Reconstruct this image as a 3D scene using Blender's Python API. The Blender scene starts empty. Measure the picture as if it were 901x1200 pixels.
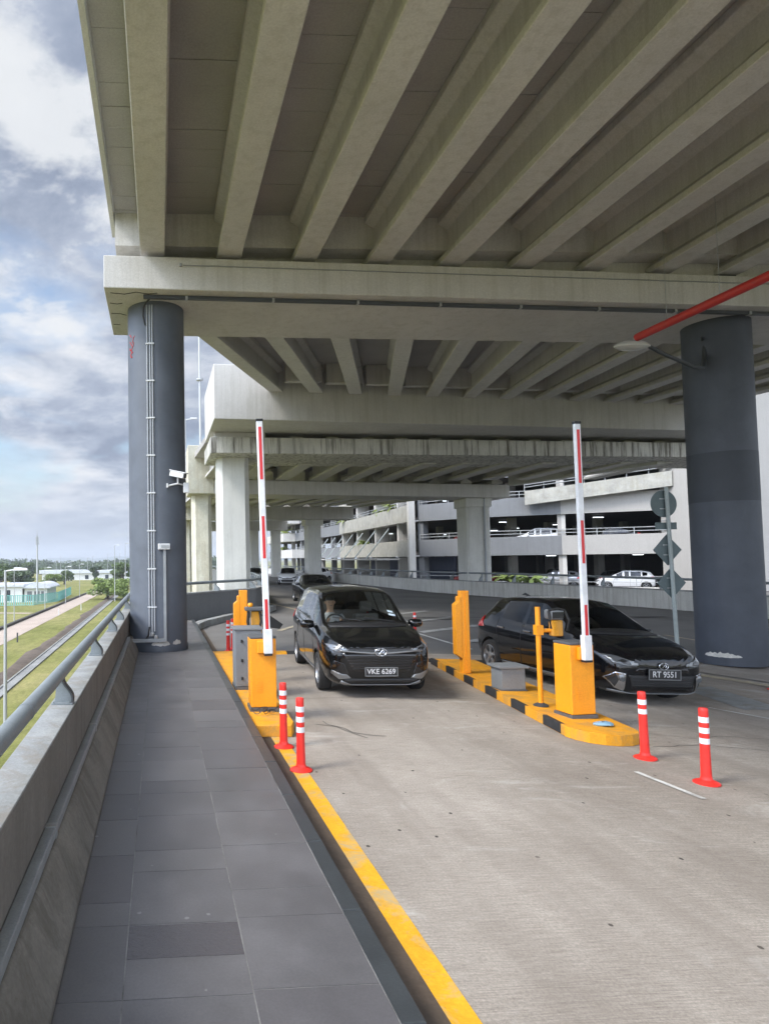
import bpy, bmesh, math, random
from mathutils import Vector, Matrix
from mathutils.bvhtree import BVHTree
random.seed(7)
PI = math.pi
R = math.radians
sc = bpy.context.scene
COL = sc.collection

# ---------------------------------------------------------------- render / camera
sc.render.engine = 'CYCLES'
sc.view_settings.view_transform = 'Standard'
sc.view_settings.look = 'None'
sc.view_settings.gamma = 1
sc.view_settings.exposure = 0.9
sc.cycles.use_denoising = True
sc.cycles.max_bounces = 7
sc.cycles.diffuse_bounces = 4
sc.cycles.glossy_bounces = 3
sc.cycles.transparent_max_bounces = 12
sc.cycles.volume_bounces = 0
sc.cycles.caustics_reflective = False
sc.cycles.caustics_refractive = False

H = 2.2                                   # eye height over the road at the gate
cam = bpy.data.cameras.new('camera')
co = bpy.data.objects.new('camera', cam)
COL.objects.link(co)
cam.sensor_width = 36
cam.sensor_fit = 'AUTO'
cam.lens = 760 / 1200 * 36
cam.shift_x = (450.5 - 230) / 1200
cam.shift_y = (620 - 600) / 1200
cam.clip_start = 0.05
cam.clip_end = 20000
co.matrix_world = (Matrix.Translation((0, 0, H)) @ Matrix.Rotation(R(-3.2), 4, 'Z') @
                   Matrix.Rotation(R(90 + 2.72), 4, 'X') @ Matrix.Rotation(R(-0.72), 4, 'Z'))
sc.camera = co

# ---------------------------------------------------------------- node helpers
def mat(name):
    m = bpy.data.materials.new(name)
    m.use_nodes = True
    nt = m.node_tree
    b = nt.nodes['Principled BSDF']
    return m, nt, b

def N(nt, t, **kw):
    n = nt.nodes.new(t)
    for k, v in kw.items():
        if k.startswith('i_'):
            n.inputs[k[2:].replace('_', ' ')].default_value = v
        else:
            setattr(n, k, v)
    return n

def c4(c):
    return (c[0], c[1], c[2], 1)

def coords(nt, scale=(1, 1, 1), world=True):
    if world:
        g = N(nt, 'ShaderNodeNewGeometry')
        out = g.outputs['Position']
    else:
        g = N(nt, 'ShaderNodeTexCoord')
        out = g.outputs['Object']
    mp = N(nt, 'ShaderNodeMapping')
    mp.inputs['Scale'].default_value = scale
    nt.links.new(out, mp.inputs['Vector'])
    return mp.outputs['Vector']

def noise(nt, vec, scale, detail=5, rough=.6, dist=0):
    n = N(nt, 'ShaderNodeTexNoise')
    n.inputs['Scale'].default_value = scale
    n.inputs['Detail'].default_value = detail
    n.inputs['Roughness'].default_value = rough
    n.inputs['Distortion'].default_value = dist
    nt.links.new(vec, n.inputs['Vector'])
    return n.outputs['Fac']

def ramp(nt, fac, stops):
    r = N(nt, 'ShaderNodeValToRGB')
    e = r.color_ramp.elements
    e[0].position, e[0].color = stops[0][0], c4(stops[0][1])
    e[1].position, e[1].color = stops[-1][0], c4(stops[-1][1])
    for p, c in stops[1:-1]:
        x = e.new(p)
        x.color = c4(c)
    nt.links.new(fac, r.inputs['Fac'])
    return r.outputs['Color']

def mix(nt, fac, a, b, mode='MIX'):
    m = N(nt, 'ShaderNodeMix', data_type='RGBA', blend_type=mode)
    if isinstance(fac, (int, float)):
        m.inputs[0].default_value = fac
    else:
        nt.links.new(fac, m.inputs[0])
    for v, s in ((a, 6), (b, 7)):
        if isinstance(v, tuple):
            m.inputs[s].default_value = c4(v)
        else:
            nt.links.new(v, m.inputs[s])
    return m.outputs[2]

def bump(nt, b, h, strength=.3, dist=.02):
    n = N(nt, 'ShaderNodeBump')
    n.inputs['Strength'].default_value = strength
    n.inputs['Distance'].default_value = dist
    nt.links.new(h, n.inputs['Height'])
    nt.links.new(n.outputs['Normal'], b.inputs['Normal'])

def mul(c, k):
    return tuple(min(1, x * k) for x in c[:3])

def mottled(name, col, var=.18, scale=1.2, rough=.8, bmp=.15, fine=40, streak=0, streak_col=None, spec=.3, stain=0, stain_col=(.12, .11, .09)):
    """a base colour with broad cloudy wear, fine grain and, where asked, vertical rain streaks"""
    m, nt, b = mat(name)
    v = coords(nt)
    big = noise(nt, v, scale, 6, .62)
    c = ramp(nt, big, [(.3, mul(col, 1 - var)), (.5, col), (.72, mul(col, 1 + var))])
    gr = noise(nt, v, fine, 3, .7)
    g = ramp(nt, gr, [(.3, (.88, .88, .88)), (.7, (1.1, 1.1, 1.1))])
    c = mix(nt, 1, c, g, 'MULTIPLY')
    if streak:
        sv = coords(nt, (1.7, 1.7, .09))
        s = noise(nt, sv, 3.5, 5, .7)
        f = ramp(nt, s, [(.48, (0, 0, 0)), (.64, (streak,) * 3)])
        c = mix(nt, f, c, streak_col or mul(col, .5))
    if stain:
        s2 = noise(nt, coords(nt, (1, 1, .6)), 2.6, 8, .75, .6)
        f = ramp(nt, s2, [(.48, (0, 0, 0)), (.60, (stain,) * 3)])
        c = mix(nt, f, c, stain_col)
    nt.links.new(c, b.inputs['Base Color'])
    b.inputs['Roughness'].default_value = rough
    b.inputs['Specular IOR Level'].default_value = spec
    if bmp:
        bump(nt, b, gr, bmp, .01)
    return m

def plain(name, col, rough=.5, metal=0, spec=.5, coat=0, emit=None, es=1, fine=0):
    m, nt, b = mat(name)
    b.inputs['Base Color'].default_value = c4(col)
    if fine:
        v = coords(nt)
        f = noise(nt, v, fine, 4, .65)
        c = ramp(nt, f, [(.3, mul(col, .86)), (.7, mul(col, 1.1))])
        nt.links.new(c, b.inputs['Base Color'])
        rr = ramp(nt, f, [(.3, (rough * .85,) * 3), (.7, (min(1, rough * 1.2),) * 3)])
        nt.links.new(rr, b.inputs['Roughness'])
    else:
        b.inputs['Roughness'].default_value = rough
    b.inputs['Metallic'].default_value = metal
    b.inputs['Specular IOR Level'].default_value = spec
    b.inputs['Coat Weight'].default_value = coat
    b.inputs['Coat Roughness'].default_value = .04
    if emit:
        b.inputs['Emission Color'].default_value = c4(emit)
        b.inputs['Emission Strength'].default_value = es
    return m

M = {}
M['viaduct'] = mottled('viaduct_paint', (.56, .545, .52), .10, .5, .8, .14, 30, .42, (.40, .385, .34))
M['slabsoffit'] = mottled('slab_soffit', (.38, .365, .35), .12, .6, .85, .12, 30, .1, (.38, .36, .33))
M['viaduct_old'] = mottled('stained_concrete', (.56, .55, .51), .16, .8, .85, .2, 25, .95, (.12, .11, .09))
M['cream'] = mottled('weathered_cream_concrete', (.58, .56, .46), .16, 1.1, .85, .25, 18, .3, (.40, .33, .2), .3, .35, (.42, .37, .27))
M['column'] = mottled('column_paint', (.62, .62, .585), .09, .6, .75, .1, 30, .2, (.36, .35, .31))
M['deckedge'] = mottled('edge_concrete', (.55, .55, .52), .1, .8, .8, .15, 30)
M['pillar'] = mottled('slate_pillar_paint', (.092, .104, .124), .18, 1.4, .5, .12, 60, .25, (.085, .098, .12), .45)
M['pillar_right'] = mottled('charcoal_pillar_paint', (.062, .071, .09), .22, 1.2, .5, .12, 60, .25, (.05, .058, .074), .45)
M['pillar_dark'] = mottled('dark_slate_pillar_paint', (.036, .042, .054), .14, 1.5, .5, .1, 60, spec=.4)
M['plaster'] = mottled('bared_plaster', (.62, .60, .55), .2, 9, .9, .4, 50)
M['parapet'] = mottled('parapet_concrete', (.20, .185, .165), .14, 1.3, .85, .2, 35, .35, (.12, .105, .09))
M['coping'] = mottled('coping_concrete', (.29, .30, .295), .25, 3, .8, .35, 40, 0, None, .3, .75, (.24, .22, .19))
M['haunch'] = mottled('haunch_concrete', (.205, .19, .165), .2, 2, .9, .25, 40, 0, None, .3, .6, (.11, .10, .085))
M['rightwall'] = mottled('far_parapet_concrete', (.58, .575, .54), .12, .8, .85, .15, 30, .6, (.33, .31, .27))
M['rail'] = mottled('rail_grey_paint', (.20, .225, .235), .12, 6, .42, .08, 90, spec=.5)
M['rail_dark'] = plain('rail_dark_edge', (.055, .06, .065), .5, fine=20)
M['trunk'] = mottled('galvanised_trunking', (.27, .285, .29), .14, 5, .42, .08, 70, spec=.6)
M['conduit'] = plain('conduit_grey', (.34, .36, .38), .45, fine=30)
M['galv'] = plain('galvanised_steel', (.42, .43, .43), .4, .6, fine=25)
M['black'] = plain('black_rubber', (.012, .012, .012), .65)
M['blackcable'] = plain('black_cable', (.02, .02, .02), .5)
M['red'] = plain('red_fire_pipe', (.50, .03, .022), .42, fine=6)
M['orange'] = mottled('orange_cabinet_paint', (.88, .335, .012), .06, 2.5, .4, .03, 60, .1, (.62, .25, .02), spec=.5)
M['orange_dirty'] = mottled('worn_orange_paint', (.76, .34, .02), .12, 4, .7, .25, 50, 0, None, .3, .55, (.42, .25, .09))
M['yellow_line'] = mottled('road_line_yellow', (.70, .36, .02), .14, 5, .75, .25, 60, 0, None, .3, .8, (.40, .33, .2))
M['blackpaint'] = mottled('black_kerb_paint', (.035, .035, .036), .25, 8, .7, .2, 60)
M['white_line'] = mottled('road_line_white', (.62, .62, .58), .12, 4, .8, .2, 60, 0, None, .3, .8, (.33, .32, .29))
M['hatch_line'] = mottled('hatch_line_white', (.42, .42, .40), .14, 4, .8, .2, 60, 0, None, .3, .9, (.2, .195, .185))
M['faded_line'] = mottled('road_line_faded', (.42, .36, .25), .14, 5, .8, .2, 60, 0, None, .3, .9, (.24, .22, .19))
M['cabgrey'] = mottled('grey_cabinet_paint', (.20, .21, .215), .06, 3, .5, .03, 60)
M['plate_grey'] = plain('dark_grey_plate', (.10, .105, .11), .6, fine=20)
M['boomwhite'] = plain('boom_white', (.72, .73, .74), .35, fine=5)
M['redtape'] = plain('red_reflective_tape', (.62, .02, .025), .35)
M['whitetape'] = plain('white_reflective_tape', (.80, .80, .82), .4, fine=40)
M['bollard'] = plain('bollard_orange_red', (.80, .035, .025), .42, fine=12)
M['signback'] = mottled('sign_back_grey', (.12, .155, .16), .1, 5, .5, .03, 50)
M['poleg'] = plain('pole_grey', (.33, .37, .36), .5, fine=14)
M['lampwhite'] = plain('lamp_housing', (.6, .6, .58), .4)
M['lamplens'] = plain('lamp_lens', (.5, .5, .48), .15, spec=.7)
M['whitebox'] = plain('white_plastic', (.65, .66, .66), .4)
M['darkglass'] = plain('dark_lens', (.01, .012, .015), .08)
M['canopy'] = mottled('garage_white', (.56, .545, .51), .07, .5, .8, .1, 20, .35, (.42, .40, .35))
M['ggrey'] = mottled('garage_grey', (.19, .195, .20), .08, .5, .8, .1, 20, .3, (.13, .133, .138))
M['gbeige'] = mottled('garage_beige', (.38, .365, .34), .06, .4, .8, .1, 20, .2, (.3, .29, .26))
M['gstain'] = mottled('garage_stained_white', (.38, .37, .33), .25, 1.6, .85, .2, 18, .5, (.28, .26, .21), .3, .5, (.36, .34, .27))
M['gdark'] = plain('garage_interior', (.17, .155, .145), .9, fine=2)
M['gdoor'] = plain('garage_navy', (.05, .065, .12), .5, fine=2)
M['grail'] = plain('garage_rail', (.36, .37, .37), .5, fine=6)
M['tube'] = plain('tube_lamp', (.9, .9, .9), .4, emit=(.85, .93, 1), es=2)
M['leaf_dark'] = plain('leaf_dark', (.05, .08, .026), .6)
M['leaf_mid'] = plain('leaf_mid', (.085, .13, .035), .6)
M['leaf_light'] = plain('leaf_light', (.17, .23, .055), .6)
M['leaf_pot'] = plain('leaf_planter', (.20, .25, .05), .6)
M['bark'] = mottled('bark', (.12, .10, .08), .3, 6, .9, .4, 40)
M['bwhite'] = mottled('building_white', (.66, .66, .64), .05, .2, .7, .05, 10)
M['broof'] = plain('roof_sheet', (.55, .57, .60), .45)
M['window_dark'] = plain('window_dark', (.03, .04, .05), .15)
M['teal'] = plain('teal_fence', (.16, .42, .38), .6)
M['steelgrey'] = plain('steel_light', (.45, .46, .46), .45, .3)
M['skin'] = plain('skin', (.42, .25, .16), .55)
M['hair'] = plain('hair', (.01, .009, .008), .6)
M['shirt'] = plain('shirt_grey', (.36, .36, .37), .8, fine=60)
M['bluecup'] = plain('crumpled_plastic', (.25, .42, .55), .25, spec=.6)

# asphalt / concrete road
def m_concrete_road():
    m, nt, b = mat('brushed_concrete_road')
    v = coords(nt)
    big = noise(nt, v, .55, 7, .65)
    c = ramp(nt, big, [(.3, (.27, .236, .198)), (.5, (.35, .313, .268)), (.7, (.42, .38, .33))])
    br = noise(nt, coords(nt, (1.2, 26, 1)), 4, 4, .7)         # transverse brooming
    c = mix(nt, 1, c, ramp(nt, br, [(.3, (.70, .69, .68)), (.7, (1.2, 1.2, 1.2))]), 'MULTIPLY')
    fn = noise(nt, v, 55, 3, .8)
    c = mix(nt, 1, c, ramp(nt, fn, [(.3, (.74, .74, .74)), (.7, (1.2, 1.2, 1.2))]), 'MULTIPLY')
    # oil / gum spots
    vo = N(nt, 'ShaderNodeTexVoronoi')
    vo.inputs['Scale'].default_value = 4.2
    nt.links.new(coords(nt, (1, .8, 1)), vo.inputs['Vector'])
    wn = noise(nt, v, 22, 3, .6)
    ad = N(nt, 'ShaderNodeMath', operation='MULTIPLY_ADD')
    nt.links.new(wn, ad.inputs[0]); ad.inputs[1].default_value = .06
    nt.links.new(vo.outputs['Distance'], ad.inputs[2])
    spot = ramp(nt, ad.outputs[0], [(.085, (1, 1, 1)), (.10, (0, 0, 0))])
    gate = noise(nt, v, .8, 2, .5)
    g2 = ramp(nt, gate, [(.36, (0, 0, 0)), (.42, (1, 1, 1))])
    f = mix(nt, 1, spot, g2, 'MULTIPLY')
    c = mix(nt, f, c, (.02, .018, .016))
    # tyre-worn lanes of grime, broad and long
    ty = noise(nt, coords(nt, (1.1, .12, 1)), 1.5, 5, .6)
    c = mix(nt, ramp(nt, ty, [(.44, (0, 0, 0)), (.68, (.6, .6, .6))]), c, (.21, .18, .15))
    pale = noise(nt, coords(nt, (.5, 1.3, 1)), 1.1, 7, .7, .8)
    c = mix(nt, ramp(nt, pale, [(.56, (0, 0, 0)), (.7, (.5, .5, .5))]), c, (.56, .545, .505))
    nt.links.new(c, b.inputs['Base Color'])
    b.inputs['Roughness'].default_value = .85
    b.inputs['Specular IOR Level'].default_value = .25
    s = N(nt, 'ShaderNodeMath', operation='ADD')
    nt.links.new(br, s.inputs[0]); nt.links.new(fn, s.inputs[1])
    bump(nt, b, s.outputs[0], .35, .006)
    return m
M['road'] = m_concrete_road()
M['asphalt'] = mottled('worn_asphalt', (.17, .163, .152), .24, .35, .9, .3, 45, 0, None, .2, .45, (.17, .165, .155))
M['gutter'] = mottled('gutter_concrete', (.10, .075, .055), .22, 3, .85, .25, 50, 0, None, .3, .5, (.06, .05, .04))
M['kerbstone'] = mottled('dark_granite_kerb', (.045, .05, .053), .15, 5, .42, .1, 70, spec=.5)
M['deckconcrete'] = mottled('deck_concrete', (.3, .29, .27), .1, 1, .85, .2, 30)

def m_tiles():
    m, nt, b = mat('slate_paving_tile')
    v = coords(nt)
    g = N(nt, 'ShaderNodeNewGeometry')
    rnd = g.outputs['Random Per Island']
    c = ramp(nt, rnd, [(0, (.104, .099, .102)), (.5, (.116, .112, .114)), (1, (.131, .126, .127))])
    big = noise(nt, v, 1.6, 6, .65)
    c = mix(nt, 1, c, ramp(nt, big, [(.3, (.74, .74, .74)), (.7, (1.2, 1.2, 1.2))]), 'MULTIPLY')
    f = noise(nt, v, 70, 3, .7)
    c = mix(nt, 1, c, ramp(nt, f, [(.3, (.9, .9, .9)), (.7, (1.08, 1.08, 1.08))]), 'MULTIPLY')
    vo = N(nt, 'ShaderNodeTexVoronoi')
    vo.inputs['Scale'].default_value = 4.1
    nt.links.new(v, vo.inputs['Vector'])
    wn = noise(nt, v, 40, 2, .6)
    ad = N(nt, 'ShaderNodeMath', operation='MULTIPLY_ADD')
    nt.links.new(wn, ad.inputs[0]); ad.inputs[1].default_value = .08
    nt.links.new(vo.outputs['Distance'], ad.inputs[2])
    sp = ramp(nt, ad.outputs[0], [(.075, (.6, .6, .6)), (.10, (0, 0, 0))])
    c = mix(nt, sp, c, (.30, .30, .29))
    nt.links.new(c, b.inputs['Base Color'])
    r = ramp(nt, big, [(.35, (.38, .38, .38)), (.65, (.56, .56, .56))])
    nt.links.new(r, b.inputs['Roughness'])
    b.inputs['Specular IOR Level'].default_value = .45
    bump(nt, b, f, .12, .004)
    return m
M['tile'] = m_tiles()
def m_wettile():
    m, nt, b = mat('rippled_wet_tile')
    f = noise(nt, coords(nt, (1, 1.6, 1)), 38, 2, .5, 1)
    b.inputs['Base Color'].default_value = (.085, .08, .085, 1)
    b.inputs['Roughness'].default_value = .26
    bump(nt, b, f, .5, .01)
    return m
M['wettile'] = m_wettile()
M['grout'] = mottled('pale_grout', (.20, .195, .185), .5, 3, .9, .1, 60)

def m_grass():
    m, nt, b = mat('mown_grass')
    v = coords(nt)
    big = noise(nt, v, .045, 8, .7)
    c = ramp(nt, big, [(.3, (.14, .15, .045)), (.45, (.19, .195, .065)), (.58, (.26, .245, .10)), (.72, (.34, .28, .16))])
    f = noise(nt, coords(nt, (1, .35, 1)), 1.6, 8, .75)
    c = mix(nt, 1, c, ramp(nt, f, [(.3, (.65, .68, .6)), (.7, (1.25, 1.22, 1.2))]), 'MULTIPLY')
    f2 = noise(nt, v, 9, 4, .8)
    c = mix(nt, 1, c, ramp(nt, f2, [(.3, (.75, .75, .75)), (.7, (1.2, 1.2, 1.2))]), 'MULTIPLY')
    nt.links.new(c, b.inputs['Base Color'])
    b.inputs['Roughness'].default_value = .95
    b.inputs['Specular IOR Level'].default_value = .1
    bump(nt, b, f2, .6, .08)
    return m
M['grass'] = m_grass()
M['lane'] = mottled('pinkish_gravel_lane', (.40, .33, .275), .12, .3, .9, .2, 8)
M['drain'] = mottled('drain_concrete', (.24, .24, .23), .25, .6, .9, .2, 8)
M['dirt'] = mottled('bare_earth_bank', (.12, .095, .075), .3, .6, .95, .5, 4)
M['darkkerb'] = mottled('lane_kerb_dark', (.07, .065, .06), .2, .5, .9, .2, 6)

def m_paint(name, col, flake=.12):
    m, nt, b = mat(name)
    b.inputs['Base Color'].default_value = c4(col)
    b.inputs['Metallic'].default_value = flake
    b.inputs['Roughness'].default_value = .2
    b.inputs['Coat Weight'].default_value = 1
    b.inputs['Specular IOR Level'].default_value = .1
    b.inputs['Coat Roughness'].default_value = .03
    v = coords(nt, world=False)
    d = noise(nt, v, 3, 6, .7)
    rr = ramp(nt, d, [(.35, (.14, .14, .14)), (.7, (.24, .24, .24))])
    nt.links.new(rr, b.inputs['Roughness'])
    return m
M['car_black'] = m_paint('car_paint_black', (.004, .0045, .005))
M['car_blackblue'] = m_paint('car_paint_blue_black', (.003, .0035, .005))
M['car_grey'] = m_paint('car_paint_dark_grey', (.045, .048, .055), .5)
M['car_white'] = m_paint('car_paint_white', (.68, .69, .70), 0)
M['car_silver'] = m_paint('car_paint_silver', (.40, .41, .43), .6)
M['car_red'] = m_paint('car_paint_maroon', (.16, .02, .02), .2)
M['chrome'] = plain('chrome_trim', (.62, .63, .65), .16, 1)
M['dullchrome'] = plain('satin_trim', (.30, .31, .32), .3, .8)
M['headlamp'] = plain('headlamp_clear', (.16, .17, .18), .12, .5, coat=1)
M['lampdark'] = plain('headlamp_dark', (.03, .032, .035), .12, .2, coat=1)
M['taillamp'] = plain('tail_lamp_red', (.45, .012, .015), .2, coat=.6)
M['tyre'] = plain('tyre_rubber', (.02, .02, .02), .85, fine=40)
M['rim'] = plain('alloy_rim', (.34, .35, .36), .3, .75)
M['trimblack'] = plain('black_trim', (.014, .014, .015), .5)
M['gloss_black'] = plain('gloss_black', (.008, .008, .009), .12, coat=.5)
M['interior'] = plain('car_interior', (.07, .068, .065), .85)
M['seatcloth'] = plain('car_seat_cloth', (.12, .11, .10), .9)
M['platewhite'] = plain('plate_letter_white', (.6, .6, .6), .5)
M['sticker'] = plain('windscreen_sticker', (.45, .55, .62), .5)
def m_glass(name, tint, refl=.035):
    m, nt, b = mat(name)
    nt.nodes.remove(b)
    out = nt.nodes['Material Output']
    t = N(nt, 'ShaderNodeBsdfTransparent')
    t.inputs['Color'].default_value = c4(tint)
    g = N(nt, 'ShaderNodeBsdfGlossy')
    g.inputs['Roughness'].default_value = .02
    g.inputs['Color'].default_value = (.95, .97, 1, 1)
    lw = N(nt, 'ShaderNodeLayerWeight'); lw.inputs['Blend'].default_value = .5
    pw = N(nt, 'ShaderNodeMath', operation='POWER'); nt.links.new(lw.outputs['Facing'], pw.inputs[0]); pw.inputs[1].default_value = 4
    f = N(nt, 'ShaderNodeMath', operation='MULTIPLY_ADD'); nt.links.new(pw.outputs[0], f.inputs[0]); f.inputs[1].default_value = .85; f.inputs[2].default_value = refl
    mx = N(nt, 'ShaderNodeMixShader')
    nt.links.new(f.outputs[0], mx.inputs[0])
    nt.links.new(t.outputs[0], mx.inputs[1])
    nt.links.new(g.outputs[0], mx.inputs[2])
    nt.links.new(mx.outputs[0], out.inputs['Surface'])
    return m
M['glass_clear'] = m_glass('windscreen_glass', (.74, .78, .76))
M['glass_tint'] = m_glass('tinted_glass', (.16, .17, .175))
M['glass_dark'] = m_glass('dark_tinted_glass', (.03, .033, .036))

# ---------------------------------------------------------------- mesh helpers
class MB:
    def __init__(s):
        s.v, s.f, s.m = [], [], []
    def add(s, verts, faces, mi=0):
        o = len(s.v)
        s.v += [tuple(x) for x in verts]
        s.f += [tuple(i + o for i in f) for f in faces]
        s.m += [mi] * len(faces)
        return s
    def box(s, a, b, mi=0, mtx=None):
        x0, x1 = sorted((a[0], b[0])); y0, y1 = sorted((a[1], b[1])); z0, z1 = sorted((a[2], b[2]))
        vs = [Vector(p) for p in ((x0, y0, z0), (x1, y0, z0), (x1, y1, z0), (x0, y1, z0), (x0, y0, z1), (x1, y0, z1), (x1, y1, z1), (x0, y1, z1))]
        if mtx is not None:
            vs = [mtx @ p for p in vs]
        return s.add(vs, [(0, 3, 2, 1), (4, 5, 6, 7), (0, 1, 5, 4), (1, 2, 6, 5), (2, 3, 7, 6), (3, 0, 4, 7)], mi)
    def hexa(s, p, mi=0):      # 4 bottom + 4 top points, both counter-clockwise seen from above
        return s.add(p, [(0, 3, 2, 1), (4, 5, 6, 7), (0, 1, 5, 4), (1, 2, 6, 5), (2, 3, 7, 6), (3, 0, 4, 7)], mi)
    def prism(s, poly, z0, z1, mi=0):
        n = len(poly)
        z0f = z0 if callable(z0) else (lambda x, y: z0)
        z1f = z1 if callable(z1) else (lambda x, y: z1)
        vs = [(x, y, z0f(x, y)) for x, y in poly] + [(x, y, z1f(x, y)) for x, y in poly]
        return s.add(vs, [tuple(range(n - 1, -1, -1)), tuple(range(n, 2 * n))] + [(i, (i + 1) % n, n + (i + 1) % n, n + i) for i in range(n)], mi)
    def sweep(s, prof, p0, p1, side, up=(0, 0, 1), mi=0):
        """a closed section (u along side, v along up) carried from p0 to p1"""
        p0, p1, side, up = Vector(p0), Vector(p1), Vector(side).normalized(), Vector(up).normalized()
        n = len(prof)
        vs = [p0 + side * u + up * v for u, v in prof] + [p1 + side * u + up * v for u, v in prof]
        return s.add(vs, [tuple(range(n - 1, -1, -1)), tuple(range(n, 2 * n))] + [(i, (i + 1) % n, n + (i + 1) % n, n + i) for i in range(n)], mi)
    def tube(s, pts, r, n=10, mi=0, caps=True):
        pts = [Vector(p) for p in pts]
        rs = r if isinstance(r, (list, tuple)) else [r] * len(pts)
        ring = []
        ref = None
        for i, p in enumerate(pts):
            d = (pts[min(i + 1, len(pts) - 1)] - pts[max(i - 1, 0)]).normalized()
            if ref is None:
                ref = Vector((0, 0, 1)) if abs(d.z) < .9 else Vector((1, 0, 0))
            a = d.cross(ref).normalized()
            b = d.cross(a).normalized()
            ref = -b if False else ref
            ring.append([p + (a * math.cos(2 * PI * k / n) + b * math.sin(2 * PI * k / n)) * rs[i] for k in range(n)])
        vs = [v for rr in ring for v in rr]
        fs = []
        for i in range(len(pts) - 1):
            for k in range(n):
                fs.append((i * n + k, i * n + (k + 1) % n, (i + 1) * n + (k + 1) % n, (i + 1) * n + k))
        if caps:
            fs.append(tuple(range(n - 1, -1, -1)))
            fs.append(tuple((len(pts) - 1) * n + k for k in range(n)))
        return s.add(vs, fs, mi)
    def lathe(s, prof, c=(0, 0, 0), n=24, mi=0):
        vs = []
        for r, z in prof:
            vs += [(c[0] + r * math.cos(2 * PI * k / n), c[1] + r * math.sin(2 * PI * k / n), c[2] + z) for k in range(n)]
        fs = []
        for i in range(len(prof) - 1):
            for k in range(n):
                fs.append((i * n + k, i * n + (k + 1) % n, (i + 1) * n + (k + 1) % n, (i + 1) * n + k))
        fs.append(tuple(range(n - 1, -1, -1)))
        fs.append(tuple((len(prof) - 1) * n + k for k in range(n)))
        return s.add(vs, fs, mi)
    def xf(s, mtx):
        s.v = [tuple(mtx @ Vector(v)) for v in s.v]
        return s
    def build(s, name, m, parent=None, smooth=0, bevel=0, seg=2):
        me = bpy.data.meshes.new(name)
        me.from_pydata(s.v, [], s.f)
        bm = bmesh.new(); bm.from_mesh(me)
        bmesh.ops.recalc_face_normals(bm, faces=bm.faces)
        bm.to_mesh(me); bm.free()
        ms = m if isinstance(m, (list, tuple)) else [m]
        for x in ms:
            me.materials.append(x)
        if len(ms) > 1:
            me.polygons.foreach_set('material_index', s.m)
        if smooth:
            me.shade_smooth()
            me.set_sharp_from_angle(angle=R(smooth))
        o = bpy.data.objects.new(name, me)
        COL.objects.link(o)
        if parent:
            o.parent = parent
        if bevel:
            b = o.modifiers.new('bevel', 'BEVEL')
            b.width = bevel; b.segments = seg; b.limit_method = 'ANGLE'; b.angle_limit = R(40)
            b.harden_normals = False
        return o

def each(items, name, m, parent, **kw):
    """every item is a list of boxes (a, b): one child mesh per item"""
    for bxs in items:
        b = MB()
        for a, c_ in bxs: b.box(a, c_)
        b.build(name, m, parent, **kw)
def tag(o, label, cat, group=None, kind=None):
    o['label'] = label; o['category'] = cat
    if group: o['group'] = group
    if kind: o['kind'] = kind
    return o
def thing(name, label, cat, loc=(0, 0, 0), rz=0, group=None, kind=None):
    o = bpy.data.objects.new(name, None)
    o.empty_display_size = .2
    COL.objects.link(o)
    o.location = loc; o.rotation_euler = (0, 0, rz)
    return tag(o, label, cat, group, kind)
def struct(o):
    o['kind'] = 'structure'
    return o
def copy_tree(o, parent=None):
    c = o.copy(); COL.objects.link(c)
    if parent is not None: c.parent = parent
    for ch in list(o.children): copy_tree(ch, c)
    return c
def text(name, body, size, m, parent, loc, rot, ext=.002, align='CENTER', sx=1, off=0):
    cu = bpy.data.curves.new(name, 'FONT')
    cu.body = body; cu.size = size; cu.extrude = ext
    cu.align_x = align; cu.align_y = 'CENTER'
    cu.materials.append(m)
    o = bpy.data.objects.new(name, cu); COL.objects.link(o)
    if True:
        cu.offset = off
        me = bpy.data.meshes.new_from_object(o.evaluated_get(bpy.context.evaluated_depsgraph_get()))
        bpy.data.objects.remove(o); me.name = name
        o = bpy.data.objects.new(name, me); COL.objects.link(o)
    o.parent = parent; o.location = loc; o.rotation_euler = rot; o.scale = (sx, 1, 1)
    return o

# the road falls away gently to the right of the first lane
K, X0, X1 = .05, 3.5, 14.0
def zr(x, y=0):
    f = 1 - .7 * min(max((y - 16) / 14, 0), 1)
    return -K * f * (min(max(x, X0), X1) - X0)
ZR = zr(99)
GZ = -5.3                                   # natural ground beside the ramp
exec_parts = []
# ================================================================ SKY AND LIGHT
w = bpy.data.worlds.new('World'); sc.world = w; w.use_nodes = True
nt = w.node_tree
bg = nt.nodes['Background']
sky = N(nt, 'ShaderNodeTexSky')
sky.sky_type = 'NISHITA'; sky.sun_disc = False
SUN_EL, SUN_AZ = R(48), R(-112)              # azimuth measured from +Y towards +X
sky.sun_elevation = SUN_EL; sky.sun_rotation = SUN_AZ
sky.air_density = 1.2; sky.dust_density = 1.5; sky.ozone_density = 2.0
tc = N(nt, 'ShaderNodeTexCoord')
sep = N(nt, 'ShaderNodeSeparateXYZ'); nt.links.new(tc.outputs['Generated'], sep.inputs[0])
zc = N(nt, 'ShaderNodeMath', operation='ADD'); nt.links.new(sep.outputs['Z'], zc.inputs[0]); zc.inputs[1].default_value = .22
zm = N(nt, 'ShaderNodeMath', operation='MAXIMUM'); nt.links.new(zc.outputs[0], zm.inputs[0]); zm.inputs[1].default_value = .05
dv = N(nt, 'ShaderNodeVectorMath', operation='DIVIDE')
cb = N(nt, 'ShaderNodeCombineXYZ')
for i in range(3): nt.links.new(zm.outputs[0], cb.inputs[i])
nt.links.new(tc.outputs['Generated'], dv.inputs[0]); nt.links.new(cb.outputs[0], dv.inputs[1])
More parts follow.
